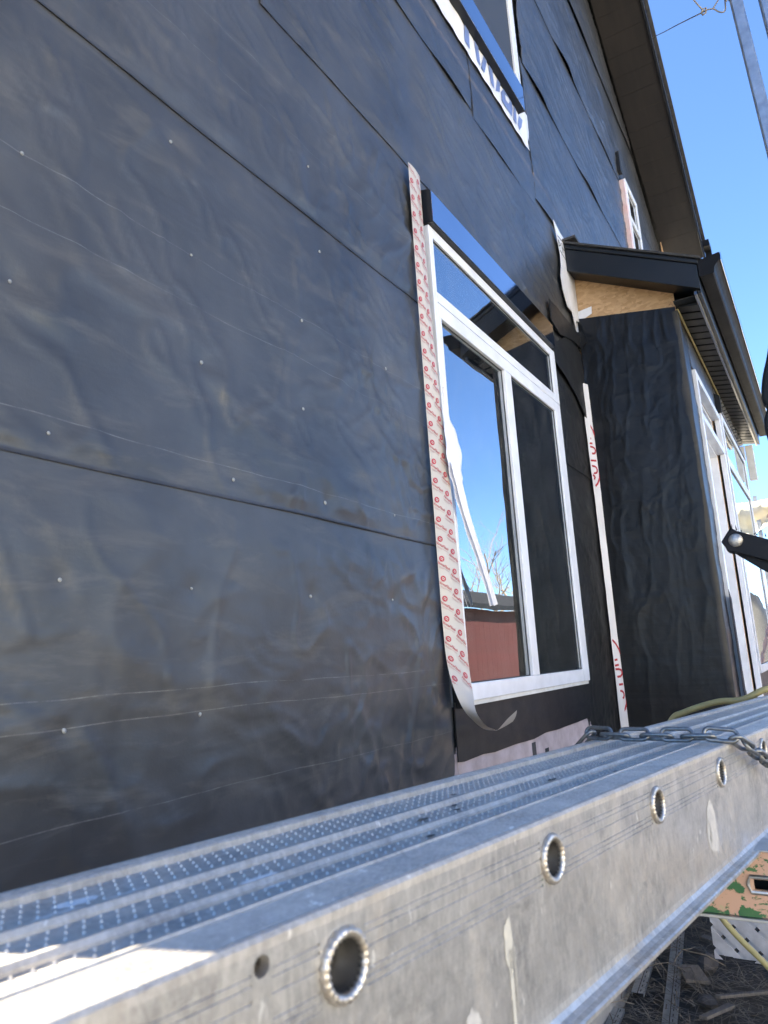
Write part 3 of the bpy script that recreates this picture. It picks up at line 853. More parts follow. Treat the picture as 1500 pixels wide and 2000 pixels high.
# rake fascia with drip edge and shingle edge, underside
def rk(name, x0, x1, y0, y1, f0, f1, mat, bev=.003):
    return MB().hexa([(x0, y0, f0(y0)), (x1, y0, f0(y0)), (x1, y1, f0(y1)), (x0, y1, f0(y1))], [(x0, y0, f1(y0)), (x1, y0, f1(y0)), (x1, y1, f1(y1)), (x0, y1, f1(y1))]).build(name, mat, porch, bevel=bev)
rk("rake_fascia", XF, XF + .022, -.762, -.004, lambda y: fbot(y), lambda y: ftop(y) - .042, M_trim_soft)
rk("drip_edge", XF - .010, XF + .022, -.770, -.004, lambda y: ftop(y) - .0415, lambda y: ftop(y) - .012, M_trim_soft, .006)
rk("shingle_edge", XF - .024, XF + .03, -.785, -.002, lambda y: ftop(y) - .0115, lambda y: ftop(y) + .004, M_shingle)
rk("rake_soffit", XF + .0225, PX - .001, -.762, -.004, lambda y: fbot(y) + .012, lambda y: fbot(y) + .02, M_trim_soft)
rk("roof", XF + .031, 8.02, -.80, -.002, lambda y: ftop(y) - .04, lambda y: ftop(y) + .003, M_shingle)
MB().box(XF - .03, XF + .10, -.12, -.03, H + 2.487, H + 2.502).build("roof_cap", M_shingle, porch)
# front eave: fascia, soffit slats, gutter
MB().box(XF + .0225, 8.0, -.762, -.742, H + 1.925, H + 2.09).build("fascia", M_trim_soft, porch, bevel=.003)
MB().box(XF + .0225, 8.0, -.7405, -.722, H + 1.918, H + 1.945).build("soffit_channel", M_trim, porch, bevel=.003)
MB().box(PX - .05, 8.0, -.721, PY + .002, H + 1.958, H + 1.964).build("soffit_backing", M_dark, porch)
p0 = None
ns = 32
for k in range(ns):
    x = PX + .02 + k * (8.0 - PX - .03) / ns
    if p0 is None:
        p0 = MB()
        w = (8.0 - PX - .03) / ns
        p0.add([(x, -.720, H + 1.932), (x + w * .80, -.720, H + 1.932), (x + w * .80, -.612, H + 1.950), (x, -.612, H + 1.950), (x, -.720, H + 1.948), (x + w * .80, -.720, H + 1.940), (x + w * .80, -.612, H + 1.957), (x, -.612, H + 1.957)],
               [(0, 3, 2, 1), (4, 5, 6, 7), (0, 1, 5, 4), (1, 2, 6, 5), (2, 3, 7, 6), (3, 0, 4, 7)])
        p0 = p0.build("soffit_slat", M_trim_soft, porch)
        x00 = x
    else:
        copy_piece(p0, porch, p0.location + Vector((x - x00, 0, 0)))
MB().tube([(PX + .03, -.606, H + 1.940), (7.9, -.606, H + 1.940)], .007, 6).build("cable", M_hose, porch)
gp = [(-.766, 2.105), (-.766, 2.012), (-.772, 2.006), (-.835, 2.006), (-.842, 2.012), (-.848, 2.045), (-.862, 2.062), (-.878, 2.075), (-.882, 2.108), (-.884, 2.117), (-.874, 2.119), (-.873, 2.110), (-.872, 2.080), (-.845, 2.060), (-.835, 2.020), (-.772, 2.018), (-.770, 2.105)]
gu = MB().prism([(XF - .004, y, H + z) for y, z in gp], (3.86, 0, 0)).build("gutter", M_gutter, porch)
MB().prism([(XF - .006, y, H + z) for y, z in gp[:11]], (.004, 0, 0)).build("gutter_end_cap", M_gutter, gu)
M_lip = simple("bare_metal_lip", (.62, .60, .56), (.5, .48, .44), .22, metal=.9, scale=10)
MB().prism([(XF, -.8825, H + 2.074), (XF, -.8850, H + 2.074), (XF, -.8885, H + 2.120), (XF, -.8865, H + 2.120)], (3.84, 0, 0)).build("gutter_lip", M_face, gu)
MB().box(7.84, 7.90, -.70, -.63, H + 1.55, H + 1.90).build("corner_post", M_whitedirt, porch, bevel=.004)
# front paper around the openings
def front_sheet(x0, x1, z0, z1, seed, mat):
    o = sheet("front_paper", x0, x1, z0, z1, .03, 0.0, seed, mat, None, amp=.7, style=1, side='lr')
    for v in o.data.vertices: v.co.y += PY + .004
    o.data.update()
    off = wloc(porch)
    for v in o.data.vertices: v.co -= off
    o.parent = porch
    return o
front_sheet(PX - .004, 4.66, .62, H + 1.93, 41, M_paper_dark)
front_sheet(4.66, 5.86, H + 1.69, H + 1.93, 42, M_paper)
MB().box(5.796, 5.845, PY - .006, PY + .011, .62, H + 1.70).build("cover_strip", M_paper_dark, porch)
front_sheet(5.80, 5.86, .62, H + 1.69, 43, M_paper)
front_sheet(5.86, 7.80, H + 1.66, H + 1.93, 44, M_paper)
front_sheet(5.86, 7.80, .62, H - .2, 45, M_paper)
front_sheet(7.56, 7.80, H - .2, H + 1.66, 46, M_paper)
# corner of the paper worn pale
ce = MB()
zz = np.linspace(.62, H + 1.92, 60)
for i, z in enumerate(zz):
    o_ = .004 * math.sin(z * 9) + .003 * math.sin(z * 23)
    ce.v += [(PX - .010, PY + .025 + o_, z), (PX - .011, PY - .010, z), (PX + .045 + o_, PY - .010 - .002 * math.sin(z * 17), z)]
    if i:
        k = 3 * i
        ce.f += [(k - 3, k - 2, k + 1, k), (k - 2, k - 1, k + 2, k + 1)]
ce.build("corner_fold", paper_mat("worn_paper_edge", (), .25, None, .5, .55, .3), porch, True)
# door opening: brick mould, deep reveal, transom sash, slab
door = MB()
bm0 = PY - .022
door.box(4.655, 4.705, bm0, PY + .03, .66, H + 1.665).box(5.74, 5.80, bm0, PY + .03, .66, H + 1.665).box(4.7055, 5.7395, bm0, PY + .03, H + 1.62, H + 1.665).box(4.7055, 5.7395, bm0, PY + .03, H + 1.355, H + 1.40)
door = door.build("door", M_white, porch, bevel=.003)
tag(door, "white door surround with transom bar")
MB().box(4.7005, 4.712, PY + .031, PY + .20, .66, H + 1.62).box(5.728, 5.7395, PY + .031, PY + .20, .66, H + 1.62).box(4.713, 5.727, PY + .031, PY + .20, H + 1.60, H + 1.62).box(4.713, 5.727, PY + .031, PY + .20, H + 1.34, H + 1.3545).build("jamb", M_white, door, bevel=.002)
MB().box(4.713, 5.727, PY + .14, PY + .18, H + 1.36, H + 1.40).box(4.713, 5.727, PY + .14, PY + .18, H + 1.56, H + 1.599).box(4.713, 4.75, PY + .14, PY + .18, H + 1.401, H + 1.559).box(5.69, 5.727, PY + .14, PY + .18, H + 1.401, H + 1.559).build("transom_sash", M_white, door)
MB().box(4.75, 5.69, PY + .155, PY + .16, H + 1.401, H + 1.559).build("pane", M_glass, door)
MB().box(4.714, 5.726, PY + .15, PY + .19, .66, H + 1.338).build("door_leaf", M_white, door)
MB().prism([(4.60, bm0 - .002, H - .60), (4.690, bm0 - .004, H - .60), (4.684, bm0 - .004, H - .36), (4.70, bm0 - .004, H - .30), (4.694, bm0 - .004, H - .27), (4.668, bm0 - .004, H - .29), (4.662, bm0 - .004, H - .10), (4.657, bm0 - .004, H + .25), (4.60, bm0 - .002, H + .3)], (0, -.003, 0)).build("torn_paper", simple("torn_brown_paper", (.022, .017, .017), (.014, .011, .011), .8), door)
# second bay window
pw = window(porch, 0, 0, 0, 0, PY - .030, PY + .09, [(5.84, 5.89, H - .22, H + 1.70), (7.53, 7.58, H - .22, H + 1.70), (5.891, 7.529, H + 1.655, H + 1.70), (5.891, 7.529, H - .22, H - .165), (5.891, 7.529, H + 1.30, H + 1.37)],
            [(5.891, 7.529, H + 1.37, H + 1.655, PY - .018), (5.891, 7.529, H - .165, H + 1.30, PY - .018)])
tag(pw, "white window seen almost edge on")
mb = MB()
mb.prism([(5.83, PY, H + 1.70), (5.83, PY - .038, H + 1.70), (5.83, PY - .038, H + 1.835), (5.83, PY, H + 1.86)], (1.78, 0, 0))
dc = mb.build("drip_cap", M_trim_soft, porch, bevel=.002)
MB().box(5.834, 7.606, PY - .0395, PY - .0382, H + 1.703, H + 1.833).build("trim_face", M_face, dc)

# lattice skirt below the bay
lat = thing("lattice_panel", (PX - .02, -.70, 0), "weathered white diagonal lattice panel under the entry bay", "lattice")
ls = None
def clip_poly(poly, y0, y1, z0, z1):
    for ax, lim, sg in ((0, y0, 1), (0, y1, -1), (1, z0, 1), (1, z1, -1)):
        out = []
        for k in range(len(poly)):
            a, b = poly[k - 1], poly[k]
            ia, ib = (a[ax] - lim) * sg >= 0, (b[ax] - lim) * sg >= 0
            if ia != ib:
                t = (lim - a[ax]) / (b[ax] - a[ax])
                out.append((a[0] + (b[0] - a[0]) * t, a[1] + (b[1] - a[1]) * t))
            if ib: out.append(b)
        poly = out
        if len(poly) < 3: return None
    return poly
for sgn, xo in ((-1, PX - .020), (1, PX - .012)):
    for k in range(-10, 20):
        c = -.338 - k * .108
        hw = .040
        pl_ = clip_poly([(c - hw, -.5), (c + hw, -.5), (c + hw - sgn * 1.6, 1.1), (c - hw - sgn * 1.6, 1.1)], -1.10, -.338, .055 + rnd.uniform(-.012, .01), .60)
        if not pl_: continue
        MB().prism([(xo, y, z) for y, z in pl_], (.007, 0, 0)).build("lattice_slat", M_lattice, lat)

# ------------------------------------------------------------------ release tape hanging at the left window jamb
def catmull(P, n):
    P = [np.array(p, float) for p in P]
    P = [2 * P[0] - P[1]] + P + [2 * P[-1] - P[-2]]
    out = []
    for i in range(1, len(P) - 2):
        for k in range(n):
            t = k / n
            a, b, c, d = P[i - 1:i + 3]
            out.append(.5 * ((2 * b) + (c - a) * t + (2 * a - 5 * b + 4 * c - d) * t * t + (3 * b - a - 3 * c + d) * t ** 3))
    out.append(P[-2])
    return np.array(out)
def offp(x, z, y):       # point seen at wall position (x, z), moved out to plane y
    k = (1.1 + y) / 1.1
    return (x * k, y, H + z * k)
TL = [(2.178, 1.849, -.034), (2.177, 1.582, -.034), (2.178, 1.263, -.030), (2.180, .978, -.030), (2.183, .668, -.030), (2.185, .361, -.030), (2.190, .113, -.032), (2.200, -.004, -.040), (2.233, -.088, -.060), (2.298, -.167, -.085), (2.372, -.212, -.105), (2.452, -.247, -.118), (2.554, -.262, -.122), (2.640, -.258, -.112), (2.725, -.248, -.095)]
TR = [(2.268, 1.84, -.032), (2.270, 1.600, -.034), (2.276, 1.293, -.042), (2.297, 1.000, -.048), (2.326, .690, -.054), (2.347, .378, -.060), (2.357, .112, -.066), (2.369, -.028, -.074), (2.385, -.122, -.09), (2.399, -.184, -.13), (2.468, -.235, -.165), (2.541, -.257, -.185), (2.575, -.262, -.19), (2.68, -.232, -.175), (2.778, -.210, -.15)]
NL = 14
TLp = catmull([offp(*p) for p in TL], NL)
TRp = catmull([offp(*p) for p in TR], NL)
mid = (TLp + TRp) / 2
arc = np.concatenate([[0], np.cumsum(np.linalg.norm(np.diff(mid, axis=0), axis=1))])
TW = .092
tape = thing("flashing_tape", (2.22, -.03, H - .2), "long cream flashing tape with red print hanging curled beside the window jamb", "tape")
NU = 4
tv, tf = [], []
for i in range(len(arc)):
    for k in range(NU + 1):
        u = k / NU
        p = TLp[i] * (1 - u) + TRp[i] * u
        p = p + np.array([0, -.004 * math.sin(math.pi * u), 0])
        tv.append(tuple(p))
for i in range(len(arc) - 1):
    for k in range(NU):
        a = i * (NU + 1) + k
        tf.append((a, a + 1, a + NU + 2, a + NU + 1))
mesh_obj("tape_strip", tv, tf, M_liner, tape, True, False)
def on_tape(u, s, lift=.0012):
    i = int(np.clip(np.searchsorted(arc, s) - 1, 0, len(arc) - 2))
    t = (s - arc[i]) / (arc[i + 1] - arc[i])
    t = min(max(t, 0), 1)
    L = TLp[i] * (1 - t) + TLp[i + 1] * t
    Q = TRp[i] * (1 - t) + TRp[i + 1] * t
    d = mid[min(i + 1, len(mid) - 1)] - mid[i]
    nrm = np.cross(Q - L, d); nrm /= (np.linalg.norm(nrm) or 1)
    if nrm[1] > 0 and s < arc[-1] * .80: nrm = -nrm
    p = L * (1 - u) + Q * u + np.array([0, -.004 * math.sin(math.pi * min(max(u, 0), 1)), 0])
    return tuple(p + nrm * lift)
def text_mesh(s, size):
    cu = bpy.data.curves.new("lettering", 'FONT')
    cu.body = s
    cu.size = size
    cu.resolution_u = 2
    cu.shear = .25
    o = bpy.data.objects.new("lettering", cu)
    me = o.to_mesh()
    vv = [(v.co.x, v.co.y) for v in me.vertices]
    ff = [tuple(p.vertices) for p in me.polygons]
    o.to_mesh_clear()
    bpy.data.objects.remove(o)
    bpy.data.curves.remove(cu)
    return vv, ff
tvt, tft = text_mesh("NovaFlash", .0135)
# a bolder weight: the outline drawn twice with a slight shift
red, thin, pale = MB(), MB(), MB()
ANG = R(-30)
ca, sa = math.cos(ANG), math.sin(ANG)
def put(mb, vv, ff, u0, s0, lift):
    pts = []
    for (x, y) in vv:
        X = x * ca - y * sa; Y = x * sa + y * ca
        pts.append((u0 + X / TW, s0 - Y))
    keep = [f for f in ff if all(.005 <= pts[i][0] <= .995 and .005 < pts[i][1] < arc[-1] * .80 for i in f)]
    used = sorted({i for f in keep for i in f})
    m_ = {o: n for n, o in enumerate(used)}
    mb.add([on_tape(*pts[i], lift) for i in used], [tuple(m_[i] for i in f) for f in keep])
def ell(rx, ry, n=20):
    return [(0, 0)] + [(rx * math.cos(2 * math.pi * k / n), ry * math.sin(2 * math.pi * k / n)) for k in range(n)], [(0, 1 + k, 1 + (k + 1) % n) for k in range(n)]
SP = .0665
eo = ell(.0105, .0098)
def bar(x0, x1, y0, y1, n=6):
    vv = []
    for i in range(n + 1):
        x = x0 + (x1 - x0) * i / n
        vv += [(x, y0), (x, y1)]
    return vv, [(2 * i, 2 * i + 2, 2 * i + 3, 2 * i + 1) for i in range(n)]
for colm, (uo, ph) in enumerate(((.17, 0.), (.72, .65))):
    k = -1
    while True:
        s = (k + ph) * SP
        k += 1
        if s > arc[-1] * .80: break
        put(red, *eo, uo, s, .0008)
        put(pale, *bar(-.006, .005, .0012, .0034), uo, s, .0014)
        put(pale, *bar(-.0045, .006, -.0036, -.0014), uo, s, .0014)
        tu, ts = uo - .23, s + .0120
        for dx_ in (0, .0005):
            put(red, [(x + dx_, y) for x, y in tvt], tft, tu, ts, .0008 + dx_ * .2)
        put(thin, *bar(0.002, .035, -.0062, -.0052), tu, ts, .0008)
        put(thin, *bar(0.006, .033, -.0090, -.0081), tu, ts, .0008)
        put(thin, *bar(0.034, .058, -.0055, -.0046), tu, ts, .0008)
red.build("red_lettering", M_redprint, tape, recalc=False)["kind"] = "stuff"
thin.build("small_lettering", M_greyprint, tape, recalc=False)["kind"] = "stuff"
pale.build("oval_lettering", M_liner, tape, recalc=False)["kind"] = "stuff"

# peeled white film in front of the glass
film = thing("peeled_film", (2.4, -.06, H + .2), "peeled white film strip folded and dangling across the left window pane", "film strip")
FLp = catmull([(2.195, -.060, .927), (2.191, -.062, .85), (2.186, -.064, .774), (2.182, -.066, .699), (2.187, -.066, .637), (2.217, -.064, .579), (2.259, -.062, .496), (2.331, -.062, .387), (2.398, -.062, .283), (2.458, -.062, .178)], 6)
FRp = catmull([(2.196, -.060, .935), (2.207, -.066, .853), (2.249, -.072, .788), (2.274, -.078, .719), (2.267, -.078, .633), (2.28, -.074, .589), (2.319, -.070, .503), (2.375, -.068, .391), (2.432, -.068, .294), (2.494, -.068, .192)], 6)
mb = MB()
nf = len(FLp)
for i in range(nf):
    for k in range(4):
        u = k / 3
        p = FLp[i] * (1 - u) + FRp[i] * u + np.array([0, -.008 * math.sin(math.pi * u) - .002 * math.sin(i * .9 + k), H])
        mb.v.append(tuple(p))
for i in range(nf - 1):
    for k in range(3):
        a = i * 4 + k
        mb.f.append((a, a + 1, a + 5, a + 4))
mb.build("film_strip", M_film, film, True)
mb = MB()
for i in range(22, nf):
    p, q = FLp[i], FRp[i]
    mb.v.append(tuple(p + np.array([.002, -.012, H]))); mb.v.append(tuple(p * .55 + q * .45 + np.array([0, -.020, H])))
for i in range(nf - 23):
    mb.f.append((2 * i, 2 * i + 1, 2 * i + 3, 2 * i + 2))
mb.build("film_fold", M_film, film, True)

# ------------------------------------------------------------------ aluminium walk plank
DP = np.array([.99199, -.12632, 0.0]); DN = np.array([.12632, .99199, 0.0])
def K(t, p, z):                                  # along the plank, across it towards the house, height below the camera
    return tuple(np.array([0, -1.1, H]) + t * DP + p * DN + np.array([0, 0, z - .013 * (t - .75)]))
T0, T1 = -.9, 4.1
plank = thing("walk_plank", K(1.6, .48, -.34), "long ribbed aluminium walk plank with round rung ends along its side", "scaffold plank")
def extr(name, prof, mat, t0=T0, t1=T1, parent=plank, bevel=0, smooth=False, n=1):
    mb = MB()
    m = len(prof)
    for i in range(n + 1):
        t = t0 + (t1 - t0) * i / n
        mb.v += [K(t, p, z) for p, z in prof]
    for i in range(n):
        for k in range(m):
            mb.f.append((i * m + k, i * m + (k + 1) % m, (i + 1) * m + (k + 1) % m, (i + 1) * m + k))
    mb.f += [tuple(range(m - 1, -1, -1)), tuple(n * m + k for k in range(m))]
    return mb.build(name, mat, parent, smooth, bevel)
# outer rail: top flange with drawn grooves, web, outward bottom flange
top = [(.3595, -.168), (.3590, -.1625), (.3615, -.1600), (.3650, -.1592)]
pz = .3665
for k in range(7):
    top += [(pz, -.1592), (pz + .0009, -.1606), (pz + .0022, -.1606), (pz + .0031, -.1592)]
    pz += .0052
top += [(.4035, -.1592), (.4050, -.1575), (.4075, -.1575), (.4085, -.1600), (.4085, -.1680)]
extr("rail_flange", top, M_deck)
rail = MB()
ZT, ZB = -.168, -.322
TK = .0035
rings = [(.39 + .305 * k, -.197, .0178) for k in range(-4, 13)]
holes = sorted(rings + [(.319, -.176, .0062)])
t = T0
pO, pI = .3595, .3595 + TK
grv = []
for zc_ in (-.1785, -.1835, -.1925, -.2060, -.2110, -.2160):
    grv += [(pO, zc_ + .0011), (pO + .0009, zc_ + .0005), (pO + .0009, zc_ - .0005), (pO, zc_ - .0011)]
grv = [(pO, ZT)] + grv + [(pO, ZB)]
def grooved(a, b):
    if b - a < 1e-4: return
    k0 = len(rail.v)
    rail.v += [K(a, p, z) for p, z in grv] + [K(b, p, z) for p, z in grv]
    m = len(grv)
    rail.f += [(k0 + k, k0 + k + 1, k0 + m + k + 1, k0 + m + k) for k in range(m - 1)]
def quadO(a, b, z0, z1):
    rail.add([K(a, pO, z0), K(b, pO, z0), K(b, pO, z1), K(a, pO, z1)], [(0, 1, 2, 3)])
for (tc, zc, r) in holes:
    if tc - r * 1.6 < t or tc + r * 1.6 > T1: continue
    a, b = tc - r * 1.25, tc + r * 1.25
    grooved(t, a)
    z0, z1 = zc - r * 1.25, zc + r * 1.25
    z1 = min(z1, ZT - .0005)
    quadO(a, b, ZB, z0)
    quadO(a, b, z1, ZT)
    n = 32
    hi, ho = [], []
    for k in range(n):
        q = 2 * math.pi * k / n
        c, s = math.cos(q), math.sin(q)
        hi.append((tc + r * c, zc + r * s))
        m = 1 / max(abs(c), abs(s))
        zz_ = zc + s * m * (r * 1.25)
        ho.append((tc + c * m * (r * 1.25), min(zz_, z1)))
    base = len(rail.v)
    rail.v += [K(x, pO, z) for x, z in hi] + [K(x, pO, z) for x, z in ho] + [K(x, pO + .008, z) for x, z in hi]
    for k in range(n):
        l = (k + 1) % n
        rail.f.append((base + k, base + l, base + n + l, base + n + k))
        rail.f.append((base + k, base + l, base + 2 * n + l, base + 2 * n + k))
    t = b
grooved(t, T1)
# back of the web and the flange at its foot, one closed strip
ft = [(pO, -.322), (.3585, -.328), (.3555, -.3325), (.3500, -.3350), (.3440, -.3358), (.3420, -.3375), (.3420, -.3415), (.3440, -.3430), (.3800, -.3430), (.3800, -.3390), (pI + .0005, -.3370), (pI + .001, -.322)]
o_rail = rail.build("outer_rail", M_alu, plank, False, 0, False)
extr("bottom_flange", ft, M_alu, smooth=False)
# deck panels between the ribs
for a, b in ((.4085, .4525), (.4635, .5095), (.5225, .5850)):
    extr("deck_panel", [(a, -.1665), (b, -.1665), (b, -.170), (a, -.170)], M_deck)
for a, b in ((.4525, .4635), (.5095, .5225)):
    extr("deck_rib", [(a, -.169), (a + .0005, -.1640), (a + .003, -.1605), (b - .003, -.1605), (b - .0005, -.1640), (b, -.169)], M_deck, bevel=.0008)
extr("inner_rail", [(.585, -.170), (.585, -.1610), (.588, -.1592), (.5915, -.1592), (.592, -.1604), (.593, -.1604), (.5935, -.1592), (.5965, -.1592), (.597, -.1604), (.598, -.1604), (.5985, -.1592), (.604, -.1592), (.606, -.1615), (.606, -.343), (.602, -.343), (.602, -.165), (.590, -.165), (.590, -.170)], M_deck)
# raised punched dots of the tread
bm_ = MB()
hx = [(math.cos(2 * math.pi * k / 6), math.sin(2 * math.pi * k / 6)) for k in range(6)]
bv, bf = [], []
for a, b in ((.4085, .4525), (.4635, .5095), (.5225, .5850)):
    nr = max(3, int(round((b - a) / .0118)))
    for r in range(nr):
        p = a + .006 + (b - a - .012) * r / (nr - 1)
        nt_ = int((T1 - T0 - .04) / .0125)
        for k in range(nt_):
            tt = T0 + .02 + k * .0125 + (r % 2) * .00625 
            n0 = len(bv)
            rr_ = .0014
            bv += [K(tt + c * rr_, p + s * rr_, -.1664) for c, s in hx] + [K(tt + c * rr_ * .5, p + s * rr_ * .45, -.1645) for c, s in hx]
            bf += [(n0 + q, n0 + (q + 1) % 6, n0 + 6 + (q + 1) % 6, n0 + 6 + q) for q in range(6)] + [tuple(n0 + 6 + q for q in range(6))]
M_dot = simple("polished_tread_dot", (.62, .58, .52), (.48, .45, .41), .42, metal=.4, scale=50)
tag(mesh_obj("tread_dots", bv, bf, M_dot, plank, False, False), kind="stuff")
# rung ends: beaded collar, tube wall, inner step
def ringmesh(tc, zc):
    mb = MB()
    n, m = 72, 10
    for i in range(n):
        q = 2 * math.pi * i / n
        bead = 1 + .17 * math.sin(q * 24)
        for k in range(m):
            w = 2 * math.pi * k / m
            rr_ = .0196 + .0034 * bead * math.cos(w)
            mb.v.append(K(tc + rr_ * math.cos(q), .3580 - .0036 * bead * math.sin(w), zc + rr_ * math.sin(q)))
    for i in range(n):
        for k in range(m):
            mb.f.append((i * m + k, i * m + (k + 1) % m, ((i + 1) % n) * m + (k + 1) % m, ((i + 1) % n) * m + k))
    return mb
def tubemesh(tc, zc):
    mb = MB()
    n = 32
    prof = [(.0170, .3565), (.0165, .360), (.0162, .3745), (.0128, .3765), (.0122, .386), (.0142, .387), (.0142, .600)]
    for r, p in prof:
        for k in range(n):
            q = 2 * math.pi * k / n
            mb.v.append(K(tc + r * math.cos(q), p, zc + r * math.sin(q)))
    for i in range(len(prof) - 1):
        for k in range(n):
            l = (k + 1) % n
            mb.f.append((i * n + k, i * n + l, (i + 1) * n + l, (i + 1) * n + k))
    return mb
M_ring = simple("crimped_rung_collar", (.64, .62, .58), (.48, .42, .34), .36, metal=.8, scale=90, bmp=.3, bscale=200)
r0 = ringmesh(.39, -.197).build("rung_collar", M_ring, plank, True)
t0_ = tubemesh(.39, -.197).build("rung", simple("dull_rung_tube", (.16, .15, .135), (.10, .095, .085), .5, metal=.6, scale=60), plank, True, 0, False)
for (tc, zc, r) in rings:
    if abs(tc - .39) < .01 or tc > T1 - .05 or tc < T0 + .05: continue
    d = Vector(K(tc, 0, 0)) - Vector(K(.39, 0, 0))
    copy_piece(r0, plank, r0.location + d)
    copy_piece(t0_, plank, t0_.location + d)
# dried splashes on the rail and deck
def splash(name, pts, f, mat, lift=0):
    q = [f(*p) for p in pts]
    return MB().add(q, [tuple(range(len(q)))]).build(name, mat, plank, False, 0, False)
def blob(c0, c1, ra, rb, n=22, seed=0, drip=0):
    rr = random.Random(seed)
    out = []
    for k in range(n):
        q = 2 * math.pi * k / n
        j = 1 + rr.uniform(-.16, .16)
        b = rb * j * math.sin(q)
        if drip and math.sin(q) < -.5: b *= 1 + drip * rr.uniform(.3, 1)
        out.append((c0 + ra * j * math.cos(q), c1 + b))
    return out
M_splash = simple("dried_plaster_splash", (.80, .79, .76), (.62, .61, .59), .8, scale=120)
M_cream = simple("cream_paint_drip", (.56, .53, .45), (.46, .44, .38), .6, scale=60)
M_spot = simple("dark_tar_spot", (.05, .05, .05), (.08, .08, .075), .6)
web = lambda a, b: K(a, pO - .0006, b)
M_smear = simple("grey_plaster_smear", (.52, .50, .46), (.40, .39, .37), .8, scale=90)
splash("splash", blob(1.225, -.262, .022, .034, n=46, seed=3, drip=.35), web, M_smear)
splash("splash", blob(1.205, -.272, .010, .020, n=30, seed=23), web, M_smear)
splash("splash", blob(.60, -.243, .007, .018, n=40, seed=4, drip=.6), web, M_cream)
splash("splash", [(.597, -.25), (.604, -.25), (.6035, -.31), (.600, -.325), (.598, -.31)], web, M_cream)
splash("splash", [(.607, -.25), (.609, -.25), (.6085, -.30), (.6072, -.30)], web, M_cream)
splash("splash", blob(.535, -.305, .016, .03, n=46, seed=6), web, M_smear)
dk = lambda a, b: K(a, b, -.1648)
for (a, b, ra, rb, sd, m) in ((.66, .487, .010, .0035, 1, M_spot), (.72, .483, .006, .003, 2, M_spot), (.74, .50, .007, .003, 3, M_spot), (.60, .435, .008, .003, 4, M_spot), (.80, .54, .005, .003, 5, M_spot), (.95, .48, .012, .004, 6, M_spot), (1.05, .43, .006, .003, 8, M_spot)):
    splash("splash", blob(a, b, ra, rb, seed=sd), dk, m)
dk2 = lambda a, b: K(a, b, -.1600)
for (a, b, ra, rb, sd) in ((.345, .531, .030, .010, 11), (.31, .552, .018, .008, 12), (.29, .535, .02, .006, 15)):
    splash("splash", blob(a, b, ra, rb, seed=sd), lambda x, y: K(x, y, -.1661), M_splash)
splash("splash", blob(.405, .4585, .020, .0035, seed=13), dk2, M_splash)
splash("splash", blob(.415, .449, .014, .002, seed=14), lambda x, y: K(x, y, -.1661), M_splash)

# ------------------------------------------------------------------ chain across the plank
chain = thing("chain", K(1.43, .50, -.16), "grey steel chain draped over the aluminium plank", "chain")
def stadium(Lh, rw, n=10):
    pts = []
    for k in range(n + 1):
        q = -math.pi / 2 + math.pi * k / n
        pts.append(Vector((Lh + rw * math.cos(q), rw * math.sin(q), 0)))
    for k in range(n + 1):
        q = math.pi / 2 + math.pi * k / n
        pts.append(Vector((-Lh + rw * math.cos(q), rw * math.sin(q), 0)))
    return pts
lk = MB().tube(stadium(.0165, .0102), .0037, 8, True).build("link", M_chain, None, True)
cpts = [K(1.375, .625, -.170), K(1.372, .603, -.153), K(1.366, .57, -.152), K(1.362, .52, -.152), K(1.364, .47, -.152), K(1.368, .42, -.152), K(1.374, .372, -.152), K(1.386, .348, -.158), K(1.420, .338, -.174), K(1.470, .334, -.192), K(1.53, .332, -.212), K(1.60, .331, -.235)]
CP = catmull(cpts, 10)
ca_ = np.concatenate([[0], np.cumsum(np.linalg.norm(np.diff(CP, axis=0), axis=1))])
pitch = .0365
k = 0
s = .012
while s < ca_[-1] - .01:
    i = int(np.searchsorted(ca_, s)) - 1
    P = CP[i]; a = CP[max(i - 3, 0)]; b = CP[min(i + 4, len(CP) - 1)]
    tdir = Vector(b - a).normalized()
    upv = Vector((0, 0, 1)) if abs(tdir.z) < .75 else Vector((.12, -.99, 0))
    side = upv.cross(tdir).normalized()
    nn = tdir.cross(side)
    ang = R(62 if k % 2 else -20) + rnd.uniform(-.2, .2)
    sd = side * math.cos(ang) + nn * math.sin(ang)
    nz = tdir.cross(sd)
    mt = Matrix((tdir, sd, nz)).transposed().to_4x4()
    c = lk if k == 0 else lk.copy()
    if k: col.objects.link(c)
    c.parent = chain
    mt.translation = Vector(P) - chain.location + Vector((0, 0, .003 + (.004 if k % 2 else 0)))
    c.matrix_basis = mt
    s += pitch
    k += 1

# ------------------------------------------------------------------ hose
hp = catmull([(4.2, -1.2, .03), (3.6, -.95, .20), (3.25, -.76, H - 1.24), (3.2, -.711, H - 1.16), (3.2, -.562, H - .988), (3.12, -.50, H - .70), (2.98, -.47, H - .42), (3.0, -.524, H - .279), (3.0, -.583, H - .243), (3.0, -.695, H - .21), (3.0, -.782, H - .203), (3.02, -.88, H - .165), (3.1, -1.05, H - .148), (3.2, -1.3, H - .30), (3.3, -1.5, H - .8), (3.4, -1.6, .04)], 10)
tag(MB().tube([tuple(p) for p in hp], .0115, 10).build("hose", M_hose, None, True), "dull yellow rubber hose looping behind and under the plank", "hose")

